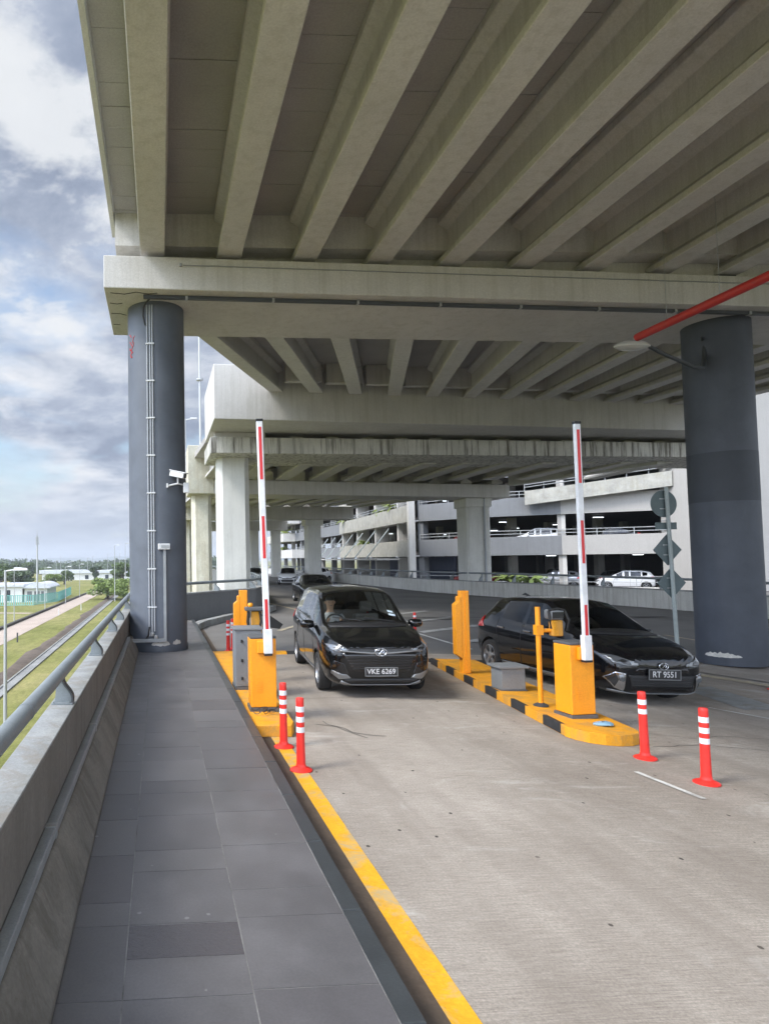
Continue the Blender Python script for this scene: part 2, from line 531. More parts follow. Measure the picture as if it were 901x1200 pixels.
mp = N(nt, 'ShaderNodeMapping'); nt.links.new(dv.outputs[0], mp.inputs[0]); mp.inputs['Location'].default_value = (5.3, .9, 0)
n1 = noise(nt, mp.outputs[0], 1.15, 9, .56, .35)
n2 = noise(nt, mp.outputs[0], 2.6, 8, .6, .2)
cover = ramp(nt, n1, [(.32, (0, 0, 0)), (.46, (1, 1, 1))])
shade = ramp(nt, n2, [(.36, (.30, .355, .47)), (.47, (.46, .52, .64)), (.58, (.72, .76, .84)), (.72, (1, 1, 1))])
sv = N(nt, 'ShaderNodeVectorMath', operation='SCALE'); nt.links.new(shade, sv.inputs[0]); sv.inputs['Scale'].default_value = 5.0
shade = sv.outputs[0]
c = mix(nt, cover, sky.outputs[0], shade)
# one tall sunlit cumulus high on the left
d0 = N(nt, 'ShaderNodeVectorMath', operation='DISTANCE'); nt.links.new(tc.outputs['Generated'], d0.inputs[0]); d0.inputs[1].default_value = (-.13, .82, .555)
m0 = N(nt, 'ShaderNodeMath', operation='MULTIPLY_ADD'); nt.links.new(n2, m0.inputs[0]); m0.inputs[1].default_value = -.75; nt.links.new(d0.outputs['Value'], m0.inputs[2])
m1 = N(nt, 'ShaderNodeMath', operation='ADD'); nt.links.new(m0.outputs[0], m1.inputs[0]); m1.inputs[1].default_value = .30
c = mix(nt, ramp(nt, m1.outputs[0], [(.0, (.85, .85, .85)), (.07, (0, 0, 0))]), c, (4.4, 4.5, 4.6))
# pale band of distant cloud low on the horizon
hz = ramp(nt, sep.outputs['Z'], [(0.0, (.75, .75, .75)), (.16, (0, 0, 0))])
c = mix(nt, hz, c, (3.1, 3.35, 3.75))
# added fill light: clouds brightened toward the veiled sun and, unseen, behind the viewer
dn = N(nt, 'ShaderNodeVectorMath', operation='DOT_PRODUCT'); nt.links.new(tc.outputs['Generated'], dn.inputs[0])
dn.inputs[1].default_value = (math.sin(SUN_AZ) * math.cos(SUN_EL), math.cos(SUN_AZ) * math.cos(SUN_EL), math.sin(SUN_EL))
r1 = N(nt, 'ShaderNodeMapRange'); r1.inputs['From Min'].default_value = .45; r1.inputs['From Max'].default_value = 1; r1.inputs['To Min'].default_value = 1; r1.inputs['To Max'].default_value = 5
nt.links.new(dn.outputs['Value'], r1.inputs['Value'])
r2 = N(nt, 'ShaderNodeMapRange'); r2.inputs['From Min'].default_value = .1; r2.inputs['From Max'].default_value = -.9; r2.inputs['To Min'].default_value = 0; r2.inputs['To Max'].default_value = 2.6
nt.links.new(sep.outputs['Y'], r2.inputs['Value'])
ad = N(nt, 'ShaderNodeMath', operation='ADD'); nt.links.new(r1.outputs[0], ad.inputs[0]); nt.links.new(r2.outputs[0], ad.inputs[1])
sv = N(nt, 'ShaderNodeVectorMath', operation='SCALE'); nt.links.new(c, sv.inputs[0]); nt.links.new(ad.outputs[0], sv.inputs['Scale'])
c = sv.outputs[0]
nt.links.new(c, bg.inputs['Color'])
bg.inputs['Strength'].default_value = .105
sl = bpy.data.lights.new('sun', 'SUN'); so = bpy.data.objects.new('sun', sl); COL.objects.link(so)
sl.energy = 1.5; sl.angle = R(14); sl.color = (1, .95, .86)
d = Vector((math.sin(SUN_AZ) * math.cos(SUN_EL), math.cos(SUN_AZ) * math.cos(SUN_EL), math.sin(SUN_EL)))
so.rotation_euler = d.to_track_quat('Z', 'Y').to_euler()
so.location = (0, 0, 40)

# ================================================================ GROUND
g = MB()
g.add([(-9000, -3000, GZ), (9000, -3000, GZ), (9000, 12000, GZ), (-9000, 12000, GZ)], [(0, 1, 2, 3)])
struct(g.build('ground', M['grass']))
# bank, drain, lane
def strip(pts_l, pts_r, z):
    b = MB(); n = len(pts_l)
    b.add([(x, y, z) for x, y in pts_l] + [(x, y, z) for x, y in pts_r], [(i, n + i, n + i + 1, i + 1) for i in range(n - 1)])
    return b
Yl = [-20, 40, 73, 110, 150, 200, 260]
struct(strip([(-18.3 + .010 * y, y) for y in Yl], [(-14.9 + .008 * y, y) for y in Yl], GZ + .03).build('service_lane', M['lane']))
kb = MB()
for a, b_ in zip(Yl[:-1], Yl[1:]):
    kb.hexa([(-18.75 + .010 * a, a, GZ), (-18.32 + .010 * a, a, GZ), (-18.32 + .010 * b_, b_, GZ), (-18.75 + .010 * b_, b_, GZ)] +
            [(-18.75 + .010 * a, a, GZ + .3), (-18.32 + .010 * a, a, GZ + .3), (-18.32 + .010 * b_, b_, GZ + .3), (-18.75 + .010 * b_, b_, GZ + .3)])
struct(kb.build('lane_kerb', M['darkkerb']))
rb = random.Random(3)
yy = [-20 + 3 * i for i in range(62)]
wob = [rb.uniform(-.35, .35) for _ in yy]
# earth bank with a real dip beside the drain
b = MB(); n = len(yy)
rows = []
for off, z in ((-11.0, -.03), (-10.6, .16), (-10.1, .1), (-9.7, -.02)):
    rows.append([(off + (w_ if off < -10.2 else 0), y, GZ + z + (w_ * .2 if off < -10.2 and off > -11 else 0)) for y, w_ in zip(yy, wob)])
vs = [p for r_ in rows for p in r_]
b.add(vs, [(k * n + i, (k + 1) * n + i, (k + 1) * n + i + 1, k * n + i + 1) for k in range(3) for i in range(n - 1)])
struct(b.build('earth_bank', M['dirt'], smooth=60))
b = MB()
for x0_, x1_, z1_ in ((-9.62, -9.5, .10), (-9.5, -8.95, .04), (-8.95, -8.86, .09)):
    b.box((x0_, -20, GZ - .2), (x1_, 165, GZ + z1_))
struct(b.build('drain_channel', M['drain']))
struct(strip([(-60, 108), (-19, 95.5)], [(-60, 109.5), (-18.6, 97)], GZ + .034).build('side_path', M['lane']))

# ================================================================ RAMP DECK, ROAD, WALKWAY
# left edge of the carriageway slab (x at y)
LEFT = [(-.89, -12), (-.89, 18.5), (.75, 23.45), (3.7, 26.3), (4.75, 31), (5.5, 38), (6.4, 60), (7.1, 130)]
def left_x(y):
    for (xa, ya), (xb, yb) in zip(LEFT[:-1], LEFT[1:]):
        if ya <= y <= yb:
            return xa + (xb - xa) * (y - ya) / (yb - ya)
    return LEFT[-1][0]
RX = 27.0
RIGHT = [(26.6, -12), (24.9, 14), (22.7, 26.3), (20.2, 33), (18.1, 42.7), (17.4, 61), (17.3, 100), (17.3, 130)]
def right_x(y):
    for (xa, ya), (xb, yb) in zip(RIGHT[:-1], RIGHT[1:]):
        if ya <= y <= yb: return xa + (xb - xa) * (y - ya) / (yb - ya) + .2
    return RIGHT[-1][0] + .2
ys = sorted(set([-12, -6, 0, 4, 8, 12, 15.6, 18.5, 20, 21, 22, 23.45, 24, 25, 26.3, 28, 31, 34.5, 38, 45, 52, 60, 75, 100, 130]))
def road_sheet(y_from, y_to, dz, xl=None, xr=None):
    b = MB()
    yv = [y for y in ys if y_from <= y <= y_to]
    cols = []
    for y in yv:
        lx = (left_x(y) if xl is None else xl) 
        rx = right_x(y)
        xs_ = [lx] + [x for x in (X0, 5, 7, 9, 11, X1, 18) if x > lx + .1 and x < rx] + [rx]
        while len(xs_) < 9: xs_.insert(1, lx + (xs_[1] - lx) * .5)
        cols.append([(x, y, zr(x, y) + dz) for x in xs_])
    k = len(cols[0])
    vs = [p for c_ in cols for p in c_]
    b.add(vs, [(i * k + j, i * k + j + 1, (i + 1) * k + j + 1, (i + 1) * k + j) for i in range(len(yv) - 1) for j in range(k - 1)])
    return b
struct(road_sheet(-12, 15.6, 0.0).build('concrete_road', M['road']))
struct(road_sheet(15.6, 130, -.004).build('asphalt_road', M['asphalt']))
# body of the elevated deck below the road, open ground beyond stays visible on its left
b = MB()
for (xa, ya), (xb, yb) in zip(LEFT[:-1], LEFT[1:]):
    b.hexa([(xa, ya, GZ + 3.6), (RX, ya, GZ + 3.6), (RX, yb, GZ + 3.6), (xb, yb, GZ + 3.6),
            (xa, ya, -.62), (RX, ya, -.62), (RX, yb, -.62), (xb, yb, -.62)])
struct(b.build('ramp_deck', M['deckconcrete']))
b = MB()
b.box((RX - .5, -12, GZ), (90, 150, ZR - .02))
struct(b.build('forecourt', M['asphalt']))
# fill between deck top and road sheet along its left edge
b = MB()
for (xa, ya), (xb, yb) in zip(LEFT[:-1], LEFT[1:]):
    b.hexa([(xa, ya, -.62), (xa + .4, ya, -.62), (xb + .4, yb, -.62), (xb, yb, -.62), (xa, ya, -.02), (xa + .4, ya, -.02), (xb + .4, yb, -.02), (xb, yb, -.02)])
struct(b.build('deck_edge', M['deckconcrete']))

# walkway: bed + tiles 0.60 wide in three columns
WZ = .23
b = MB()
b.prism([(-.72, -8), (1.0, -8), (1.0, 21.2), (.25, 22.6), (-.72, 20.2)], .001, WZ - .003)
struct(b.build('walkway_bed', M['grout']))
tb = MB(); wet = MB()
colsx = [(-.585, -.192), (-.185, .401), (.408, .992)]
breaks = {0: [], 1: [], 2: []}
for ci, first in ((0, 3.31), (1, 3.31), (2, 3.31)):
    seq = {0: [.6, .3, .6, .6, .3, .6], 1: [.6, .3, .6, .45, .6, .6], 2: [.6, .3, .6, .6, .6, .3]}[ci]
    y = -7.9 if ci == 0 else (-7.6 if ci == 1 else -7.9)
    i = 0
    edges = [y]
    rnd_ = random.Random(ci * 5 + 2)
    while y < 21:
        y += seq[i % 6]; i += 1
        edges.append(y)
    # pin the joints near the viewer to where the photograph shows them
    pins = {0: [3.02, 3.62, 3.86, 4.46, 5.06], 1: [2.42, 3.02, 3.32, 3.62, 4.22, 4.52, 5.12], 2: [2.45, 3.05, 3.65, 3.95, 4.55, 5.15]}[ci]
    edges = [e for e in edges if e < pins[0] - .28] + pins + [e for e in edges if e > pins[-1] + .28]
    for a, c_ in zip(edges[:-1], edges[1:]):
        x0_, x1_ = colsx[ci]
        if c_ > 21.0: continue
        tgt = wet if (ci == 1 and abs(a - 3.32) < .02) else tb
        tgt.box((x0_, a + .0035, WZ - .03), (x1_, c_ - .0035, WZ + rnd_.uniform(-.0008, .0008)))
struct(tb.build('walkway_tiles', M['tile']))
struct(wet.build('wet_walkway_tile', M['wettile']))
b = MB()
y = -8
while y < 21.2:
    b.box((.998, y, 0), (1.115, y + .895, WZ - .008)); y += .9
struct(b.build('kerb', M['kerbstone'], bevel=.008))
struct(strip([(1.115, y) for y in (-8, 7, 21)], [(1.35, y) for y in (-8, 7, 21)], .004).build('gutter', M['gutter']))
struct(strip([(1.35, -8), (1.34, 8.1)], [(1.462, -8), (1.50, 8.1)], .008).build('yellow_edge_line', M['yellow_line']))

def road_line(name, pts, wd, m, dz=.008):
    """a painted line: polyline on the road surface"""
    b = MB(); P_ = [Vector((x, y, 0)) for x, y in pts]
    L_, R_ = [], []
    for i, p in enumerate(P_):
        d_ = (P_[min(i + 1, len(P_) - 1)] - P_[max(i - 1, 0)]).normalized()
        s_ = Vector((d_.y, -d_.x, 0)) * wd / 2
        for lst, q in ((L_, p - s_), (R_, p + s_)): lst.append((q.x, q.y, zr(q.x, q.y) + dz))
    n = len(P_)
    b.add(L_ + R_, [(i, n + i, n + i + 1, i + 1) for i in range(n - 1)])
    return struct(b.build(name, m))
road_line('lane_dash', [(4.93, 6.62), (5.0, 5.85)], .06, M['white_line'])
road_line('edge_mark', [(8.7, 10.0), (9.0, 9.35), (9.2, 9.0)], .05, M['white_line'])
road_line('curved_line', [(3.6, 19.8), (5.0, 22.5), (5.85, 25.5), (5.95, 28.5), (5.5, 32), (4.95, 36)], .16, M['faded_line'])
road_line('marking_line', [(7.9, 21.8), (8.0, 19.5), (8.05, 16.6)], .12, M['white_line'])
zb = MB()
def quad_on_road(b, pts, dz=.008):
    b.add([(x, y, zr(x, y) + dz) for x, y in pts], [(0, 1, 2, 3)])
for k in range(4):
    y0 = 17.6 + k * 2.5
    quad_on_road(zb, [(8.25, y0), (8.25, y0 + .4), (11.6, y0 + 3.0), (11.6, y0 + 2.6)])
struct(zb.build('hatched_marking', M['hatch_line']))
road_line('marking_line_far', [(12.05, 18), (12.05, 35)], .12, M['white_line'])
road_line('lane_line', [(16.4, 17.0), (16.2, 20.2)], .12, M['faded_line'])
road_line('lane_line', [(16.0, 24.0), (15.8, 28)], .12, M['faded_line'])
jb = MB(); quad_on_road(jb, [(5.4, 24.4), (5.4, 24.62), (20, 24.9), (20, 24.68)])
struct(jb.build('expansion_joint', M['black']))
# patch and strip by the right pillar
pb = MB(); quad_on_road(pb, [(9.2, 9.9), (10.0, 10.0), (10.5, 12.0), (9.65, 11.7)], .004)
struct(pb.build('concrete_patch', M['coping']))
road_line('worn_kerb_line', [(11.2, 14.0), (11.8, 12.6), (12.1, 11.4), (12.3, 9.8)], .35, M['faded_line'])
road_line('painted_base_shadow', [(10.0, 16.0), (11.55, 14.3), (12.25, 12.7), (12.6, 11.2), (12.8, 9.8)], .07, M['blackpaint'], .012)  # dark line painted in for the shadow along the pillar base

# speed hump: alternating black and yellow rubber
def hump(x_from, x_to, y, label):
    t = thing('speed_hump', label, 'speed hump', (x_from, y, zr(x_from)), 0, 'rubber speed humps across the lanes')
    n = int(round((x_to - x_from) / .5))
    for i in range(n):
        xa = x_from + i * .5; xb = xa + .5
        b = MB()
        prof = [(-.18, 0), (-.13, .035), (-.05, .055), (.05, .055), (.13, .035), (.18, 0)]
        vs = []
        for x in (xa - x_from, xb - x_from - .004):
            vs += [(x, u, v + zr(x + x_from) - zr(x_from)) for u, v in prof]
        b.add(vs, [(5, 4, 3, 2, 1, 0), (6, 7, 8, 9, 10, 11)] + [(k, k + 1, k + 7, k + 6) for k in range(5)])
        b.build('hump_section', M['orange_dirty'] if i % 2 else M['blackpaint'], t, smooth=40)
hump(1.9, 4.9, 15.1, 'black and yellow speed hump under the facing black people carrier')
hump(5.9, 8.9, 14.3, 'black and yellow speed hump behind the yellow island post')

# ================================================================ TRAFFIC ISLANDS
b = MB(); b.prism([(1.13, 8.06), (1.60, 8.03), (1.66, 8.2), (1.86, 14.6), (1.13, 14.6)], .004, .15)
struct(b.build('left_island', M['orange_dirty'], bevel=.012))
def island_right():
    L0, L1 = Vector((5.06, 8.0)), Vector((5.80, 13.75))
    R0, R1 = Vector((5.95, 8.15)), Vector((6.75, 13.75))
    zt = .135
    top = MB()
    nose = []
    cx, cy, rad = 5.49, 8.0, .43
    for k in range(9):
        a = PI + PI * k / 8
        nose.append((cx + rad * math.cos(a) * 1.02 + .0, cy + rad * math.sin(a) * .95))
    poly = nose + [(R0.x, R0.y), (R1.x, R1.y), (L1.x, L1.y), (L0.x, L0.y)]
    inset = .02
    top.prism([(x, y) for x, y in poly], lambda x, y: zr(x) + .002, lambda x, y: zr(x) + zt)
    isl = struct(top.build('right_island', M['orange_dirty'], bevel=.015))
    # black blocks painted on the kerb face, 3 mm proud
    n = 11; bl = MB()
    for i in range(n):
        if i % 2: continue
        a = L0.lerp(L1, (i + .0) / n + .02); c_ = L0.lerp(L1, (i + .95) / n + .02)
        d_ = (L1 - L0).normalized(); s_ = Vector((d_.y, -d_.x))
        p = [a - s_ * .004, a + s_ * .055, c_ + s_ * .055, c_ - s_ * .004]
        bl.hexa([(q.x, q.y, zr(q.x) + .006) for q in p] + [(q.x, q.y, zr(q.x) + zt + .003) for q in p])
    struct(bl.build('island_black_blocks', M['blackpaint'], bevel=.008))
island_right()
IZ = .15
def IZR(x): return zr(x) + .135

# ================================================================ LEFT PARAPET
def bracket_mesh():
    """curved steel plate: bulging inner edge, foot on the coping, head at the pipe"""
    b = MB()
    inner = []
    for k in range(13):
        t = k / 12
        inner.append((-.712 - .055 * math.sin(t * PI * .5) - .012 + .022 * math.sin(t * PI * 2.0), t * .25))
    outer = [(-.84, .25), (-.86, 0)]
    poly = inner + outer
    n = len(poly); th = .014
    vs = [(x, -th, z) for x, z in poly] + [(x, th, z) for x, z in poly]
    b.add(vs, [tuple(range(n)), tuple(range(2 * n - 1, n - 1, -1))] + [(i, n + i, n + (i + 1) % n, (i + 1) % n) for i in range(n)])
    e = MB()
    for (xa, za), (xb, zb_) in zip(inner[:-1], inner[1:]):
        e.hexa([(xa - .004, -.05, za), (xa + .010, -.05, za), (xa + .010, .05, za), (xa - .004, .05, za),
                (xb - .004, -.05, zb_), (xb + .010, -.05, zb_), (xb + .010, .05, zb_), (xb - .004, .05, zb_)])
    base = MB().box((-.88, -.06, -.004), (-.712, .06, .008))
    for sx in (-.865, -.74):
        for sy in (-.05, .05):
            base.lathe([(.008, .008), (.008, .02)], (sx, sy * .9, 0), 6)
    return b, e, base
def parapet_run(t, pts, x_in, m_wall, brk_pos, rail=True, haunch=True, z0=0, zc=1.035, extra_pts=None):
    """wall along a straight Y run at the left of the walkway"""
    ya, yb = pts
    w_ = MB()
    w_.sweep([(-.88, z0 - .6), (-.70, z0 - .6), (-.70, zc - .02), (-.71, zc), (-.885, zc + .0), (-.895, zc - .04)], (0, ya, 0), (0, yb, 0), (1, 0, 0))
    w_.build('wall', m_wall, t)
    c_ = MB()
    y = ya
    while y < yb - .01:
        y2 = min(y + 2.6, yb)
        c_.sweep([(-.90, zc + .002), (-.698, zc + .002), (-.70, zc + .014), (-.898, zc + .018)], (0, y + .004, 0), (0, y2 - .004, 0), (1, 0, 0))
        y = y2
    c_.build('coping', M['coping'], t, bevel=.004)
    if haunch:
        h = MB()
        h.sweep([(-.70, WZ - .1), (-.485, WZ - .1), (-.485, WZ + .04), (-.61, .53), (-.635, .555), (-.70, .56)], (0, ya, 0), (0, yb, 0), (1, 0, 0))
        h.build('haunch', M['haunch'], t, bevel=.01)
t = thing('parapet_wall', 'low concrete parapet with grey pipe handrail left of the walkway', 'parapet', (0, -8, 0))
tofs = Matrix.Translation((0, 8, 0))
def chl(t):
    for c_ in t.children:
        c_.location = c_.location - t.location
parapet_run(t, (-8, 18.6), 0, M['parapet'], None)
bb, be, bs = bracket_mesh()
obs = None
for y in (0.0, 2.68, 5.37, 8.05, 10.74, 12.75, 15.6, 18.2):
    z = 1.057
    if obs is None:
        p_ = bb.build('bracket', M['rail'], t); q_ = be.build('bracket_edge', M['rail_dark'], p_); r_ = bs.build('base_plate', M['rail'], p_)
        obs = p_
    else:
        p_ = obs.copy(); COL.objects.link(p_); p_.parent = t
        for ch in obs.children:
            cc = ch.copy(); COL.objects.link(cc); cc.parent = p_
    p_.location = (0, y, z)
b = MB(); b.tube([(-.80, -8, 1.315), (-.80, 18.3, 1.315), (-.6, 20, 1.315)], .052, 20)
b.build('handrail', M['rail'], t, smooth=40)
b = MB()
for y in (.9, 3.9, 6.9, 9.9, 12.9):
    b.tube([(-.80, y, 1.315), (-.80, y + .03, 1.315)], .0545, 20)
b.build('rail_sleeve', M['rail'], t, smooth=40)
for c_ in t.children: c_.location.y += 8

# cable trunking on the haunch
t = thing('cable_trunking', 'galvanised cable trunking running along the foot of the left parapet', 'trunking', (-.6, -8, .8))
b = MB()
y = -8
for y in [-8 + 2.4 * i for i in range(9)]:
    b.box((-.698, y + .002, .562), (-.634, min(y + 2.398, 13.72), .625))
b.build('channel', M['trunk'], t, bevel=.006)
each([[((-.699, y - .03, .558), (-.63, y + .03, .63))] for y in [-8 + 2.4 * i for i in range(1, 9)]], 'joint_cover', M['galv'], t)
for c_ in t.children: c_.location = (.6, 8, -.8)

# parapet that swings right behind the first pillar, and the far left run
def poly_parapet(t, pts, th, base_f, h, m_wall, rail_h, step, side=1, rr=.055, name_b='bracket', maxbr=60):
    """side=+1: wall thickness extends to the left of the travel direction"""
    P_ = [Vector((x, y)) for x, y in pts]
    nrm = []
    for i in range(len(P_)):
        d_ = (P_[min(i + 1, len(P_) - 1)] - P_[max(i - 1, 0)]).normalized()
        nrm.append(Vector((-d_.y, d_.x)) * side)
    w_ = MB(); cp = MB()
    for i in range(len(P_) - 1):
        a, c_ = P_[i], P_[i + 1]; ao, co_ = a + nrm[i] * th, c_ + nrm[i + 1] * th
        q = [a, c_, co_, ao] if side > 0 else [a, ao, co_, c_]
        w_.hexa([(p.x, p.y, base_f(p.x, p.y) - .5) for p in q] + [(p.x, p.y, base_f(p.x, p.y) + h) for p in q])
        a2, c2, ao2, co2 = a - nrm[i] * .02, c_ - nrm[i + 1] * .02, ao + nrm[i] * .02, co_ + nrm[i + 1] * .02
        q = [a2, c2, co2, ao2] if side > 0 else [a2, ao2, co2, c2]
        cp.hexa([(p.x, p.y, base_f(p.x, p.y) + h + .003) for p in q] + [(p.x, p.y, base_f(p.x, p.y) + h + .05) for p in q])
    w_.build('wall', m_wall, t); cp.build('coping', M['coping'], t)
    mid = [p + n_ * th * .5 for p, n_ in zip(P_, nrm)]
    r_ = MB(); r_.tube([(p.x, p.y, base_f(p.x, p.y) + rail_h) for p in mid], rr, 12)
    r_.build('handrail', M['rail'], t, smooth=40)
    acc = 0; nxt = .6; cnt = 0
    for a, c_ in zip(mid[:-1], mid[1:]):
        L_ = (c_ - a).length; d_ = (c_ - a) / L_
        while nxt < acc + L_ and cnt < maxbr:
            p = a + d_ * (nxt - acc)
            bz = base_f(p.x, p.y) + h + .05
            hh = rail_h - h - .05
            inn = Vector((d_.y, -d_.x)) * side
            b = MB(); prof = []
            for k in range(9):
                tt = k / 8
                prof.append((.10 - .14 * math.sin(tt * PI * .5) + .05 * math.sin(tt * 2 * PI), tt * hh))
            prof += [(-.13, hh), (-.13, 0)]
            n = len(prof)
            vs = []
            for s_ in (-.03, .03):
                vs += [(p.x + inn.x * u + d_.x * s_, p.y + inn.y * u + d_.y * s_, bz + v) for u, v in prof]
            b.add(vs, [tuple(range(n)), tuple(range(2 * n - 1, n - 1, -1))] + [(i, n + i, n + (i + 1) % n, (i + 1) % n) for i in range(n)])
            b.build(name_b, M['rail'], t)
            nxt += step; cnt += 1
        acc += L_
t = thing('parapet_wall', 'concrete parapet with pipe handrail curving right behind the left round pillar', 'parapet')
poly_parapet(t, [(-.5, 20.0), (.95, 22.9), (2.3, 24.6), (3.84, 26.15), (4.55, 28.4), (4.95, 31), (5.65, 38), (6.5, 60), (7.2, 128)], .3, lambda x, y: 0.0, .98, M['ggrey'], 1.36, 2.4, 1, maxbr=24)
t = thing('parapet_wall', 'long pale concrete parapet with pipe handrail before the parking garage', 'parapet')
poly_parapet(t, RIGHT[1:], .3, lambda x, y: zr(x, y), .82, M['rightwall'], 1.34, 2.7, -1, maxbr=40)
# low kerb in front of the curving parapet
b = MB()
kp = [(1.2, 20.4), (1.5, 21.4), (2.6, 23.6), (4.0, 25.4), (5.0, 28.0)]
for (xa, ya), (xb, yb) in zip(kp[:-1], kp[1:]):
    b.hexa([(xa - .25, ya + .1, 0), (xa, ya, 0), (xb, yb, 0), (xb - .25, yb + .1, 0), (xa - .25, ya + .1, .2), (xa, ya, .2), (xb, yb, .2), (xb - .25, yb + .1, .2)])
struct(b.build('back_kerb', M['coping']))

# cracks and saw-cut joints in the concrete
def crack(name, pts, wd, seed, m='blackpaint'):
    rnd_ = random.Random(seed); out = []
    for (xa, ya), (xb, yb) in zip(pts[:-1], pts[1:]):
        n_ = max(2, int(math.hypot(xb - xa, yb - ya) / .12))
        for i in range(n_): out.append((xa + (xb - xa) * i / n_ + rnd_.uniform(-.02, .02), ya + (yb - ya) * i / n_ + rnd_.uniform(-.02, .02)))
    out.append(pts[-1]); road_line(name, out, wd, M[m], .006)
crack('road_crack', [(2.05, 8.6), (2.3, 8.45), (2.45, 8.1), (2.75, 7.95)], .012, 1)
crack('road_crack', [(2.15, 8.75), (2.35, 8.2), (2.5, 7.9)], .010, 2)
crack('road_crack', [(5.9, 7.6), (6.6, 7.75), (7.4, 7.5), (8.2, 7.6)], .010, 3)
crack('road_crack', [(6.2, 8.3), (6.9, 8.0), (7.2, 8.2), (8.4, 8.0)], .008, 4)
crack('saw_cut_joint', [(1.6, 10.2), (5.0, 10.2)], .008, 8, 'gutter')
# ================================================================ VIADUCT
def hex_run(b, x0, x1, yf, yb, z0, z1, mi=0):
    """transverse beam between x0 and x1; yf, yb give its front and back y at x"""
    b.hexa([(x0, yf(x0), z0), (x1, yf(x1), z0), (x1, yb(x1), z0), (x0, yb(x0), z0),
            (x0, yf(x0), z1), (x1, yf(x1), z1), (x1, yb(x1), z1), (x0, yb(x0), z1)], mi)
def lin(xa, ya, xb, yb): return lambda x: ya + (yb - ya) * (x - xa) / (xb - xa)
def isec(h=1.0, wb=.52, wt=.62):
    a, c_ = wb / 2, wt / 2
    return [(-a, 0), (a, 0), (a, .13), (.11, .27), (.11, h * .74), (c_, h * .86), (c_, h), (-c_, h), (-c_, h * .86), (-.11, h * .74), (-.11, .27), (-a, .13)]
def beam(t, xa, ya, za, xb, yb, zb_, m, h=1.0, wb=.52):
    b = MB(); pr = isec(h, wb); n = len(pr)
    vs = [(xa + u, ya, za + v) for u, v in pr] + [(xb + u, yb, zb_ + v) for u, v in pr]
    b.add(vs, [tuple(range(n - 1, -1, -1)), tuple(range(n, 2 * n))] + [(i, (i + 1) % n, n + (i + 1) % n, n + i) for i in range(n)])
    return b.build('beam', m, t, bevel=.012, seg=1)

# --- span over the viewer
t = thing('viaduct_span', 'nearest viaduct span overhead with long parallel beams running away from the viewer', 'viaduct deck', (0, 0, 9.7))
SZ = 9.7
bx = [-.10, 1.55, 3.21, 4.87, 6.52, 8.2, 9.88, 11.6, 13.28, 14.95, 16.6, 18.3, 20.0, 21.7, 23.4]
for i, x in enumerate(bx):
    o = beam(t, x, -6, 8.7, x, 14.62, 8.7, M['viaduct']); o.location.z = -9.7
rr_ = random.Random(1)
for a, c_ in zip([-.9] + [x + .3 for x in bx], [x - .3 for x in bx] + [24.3]):
    b = MB(); y = -6
    while y < 13.7:
        b.box((a, y + .004, SZ + rr_.choice((0, 0, .004, .008))), (c_, min(y + .526, 13.72), SZ + .09))
        y += .53
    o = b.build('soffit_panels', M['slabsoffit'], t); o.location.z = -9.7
b = MB(); b.box((-.98, -6, SZ + .10), (24.4, 14.6, SZ + .4)); o = b.build('deck_slab', M['deckedge'], t); o.location.z = -9.7
b = MB()
for a, c_ in zip([-.9] + [x + .11 for x in bx], [x - .11 for x in bx] + [24.3]):
    b.box((a, 13.72, 8.98), (c_, 14.2, SZ + .09)); b.box((a + .02, 14.21, 8.61), (c_ - .02, 14.5, SZ + .08))
o = b.build('end_diaphragm', M['viaduct'], t); o.location.z = -9.7
b = MB()
b.sweep([(-1.02, SZ - .1), (-.93, SZ - .1), (-.93, SZ + .0), (-.90, SZ + .02), (-.90, SZ + 1.15), (-1.02, SZ + 1.15)], (0, -6, 0), (0, 14.6, 0), (1, 0, 0))
o = b.build('edge_parapet', M['deckedge'], t); o.location.z = -9.7
b = MB(); b.box((24.4, -3.5, SZ - .1), (24.6, 14.6, SZ + 1.1)); o = b.build('edge_parapet', M['deckedge'], t); o.location.z = -9.7

# --- pier at the gate: crosshead on two round slate pillars
t = thing('bridge_pier', 'nearest bridge pier, broad pale crosshead carried on two slate grey round pillars', 'bridge pier', (0, 0, 0))
f1 = lin(-1.12, 13.36, 13.25, 13.97); b1 = lin(-1.12, 16.24, 13.13, 16.6)
b = MB()
x0_, x1_ = -1.12, 24.6
z0_, z1_ = 7.9, 8.6
b.hexa([(x0_, f1(x0_), z0_), (x1_, f1(x1_), z0_), (x1_, b1(x1_), z0_), (x0_, b1(x0_), z0_), (x0_, f1(x0_), z1_), (x1_, f1(x1_), z1_), (x1_, b1(x1_), z1_), (x0_, b1(x0_), z1_)])
b.build('crosshead', M['viaduct'], t, bevel=.02)
each([[((x - .2, yy_ - .18, 8.6), (x + .2, yy_ + .18, 8.69))] for x in bx for yy_ in (14.3, 15.3)], 'bearing_pad', M['black'], t)
P1 = (-.045, 14.66); P2 = (13.92, 15.25); PR = .64; PR2 = .70
b = MB(); b.lathe([(PR + .012, 0), (PR + .012, .10), (PR, .14), (PR, 7.9 - WZ)], (P1[0], P1[1], WZ), 48)
o = b.build('pillar', M['pillar'], t, smooth=40)
def on_cyl(P_, ang, r): return (P_[0] + r * math.sin(ang), P_[1] - r * math.cos(ang))
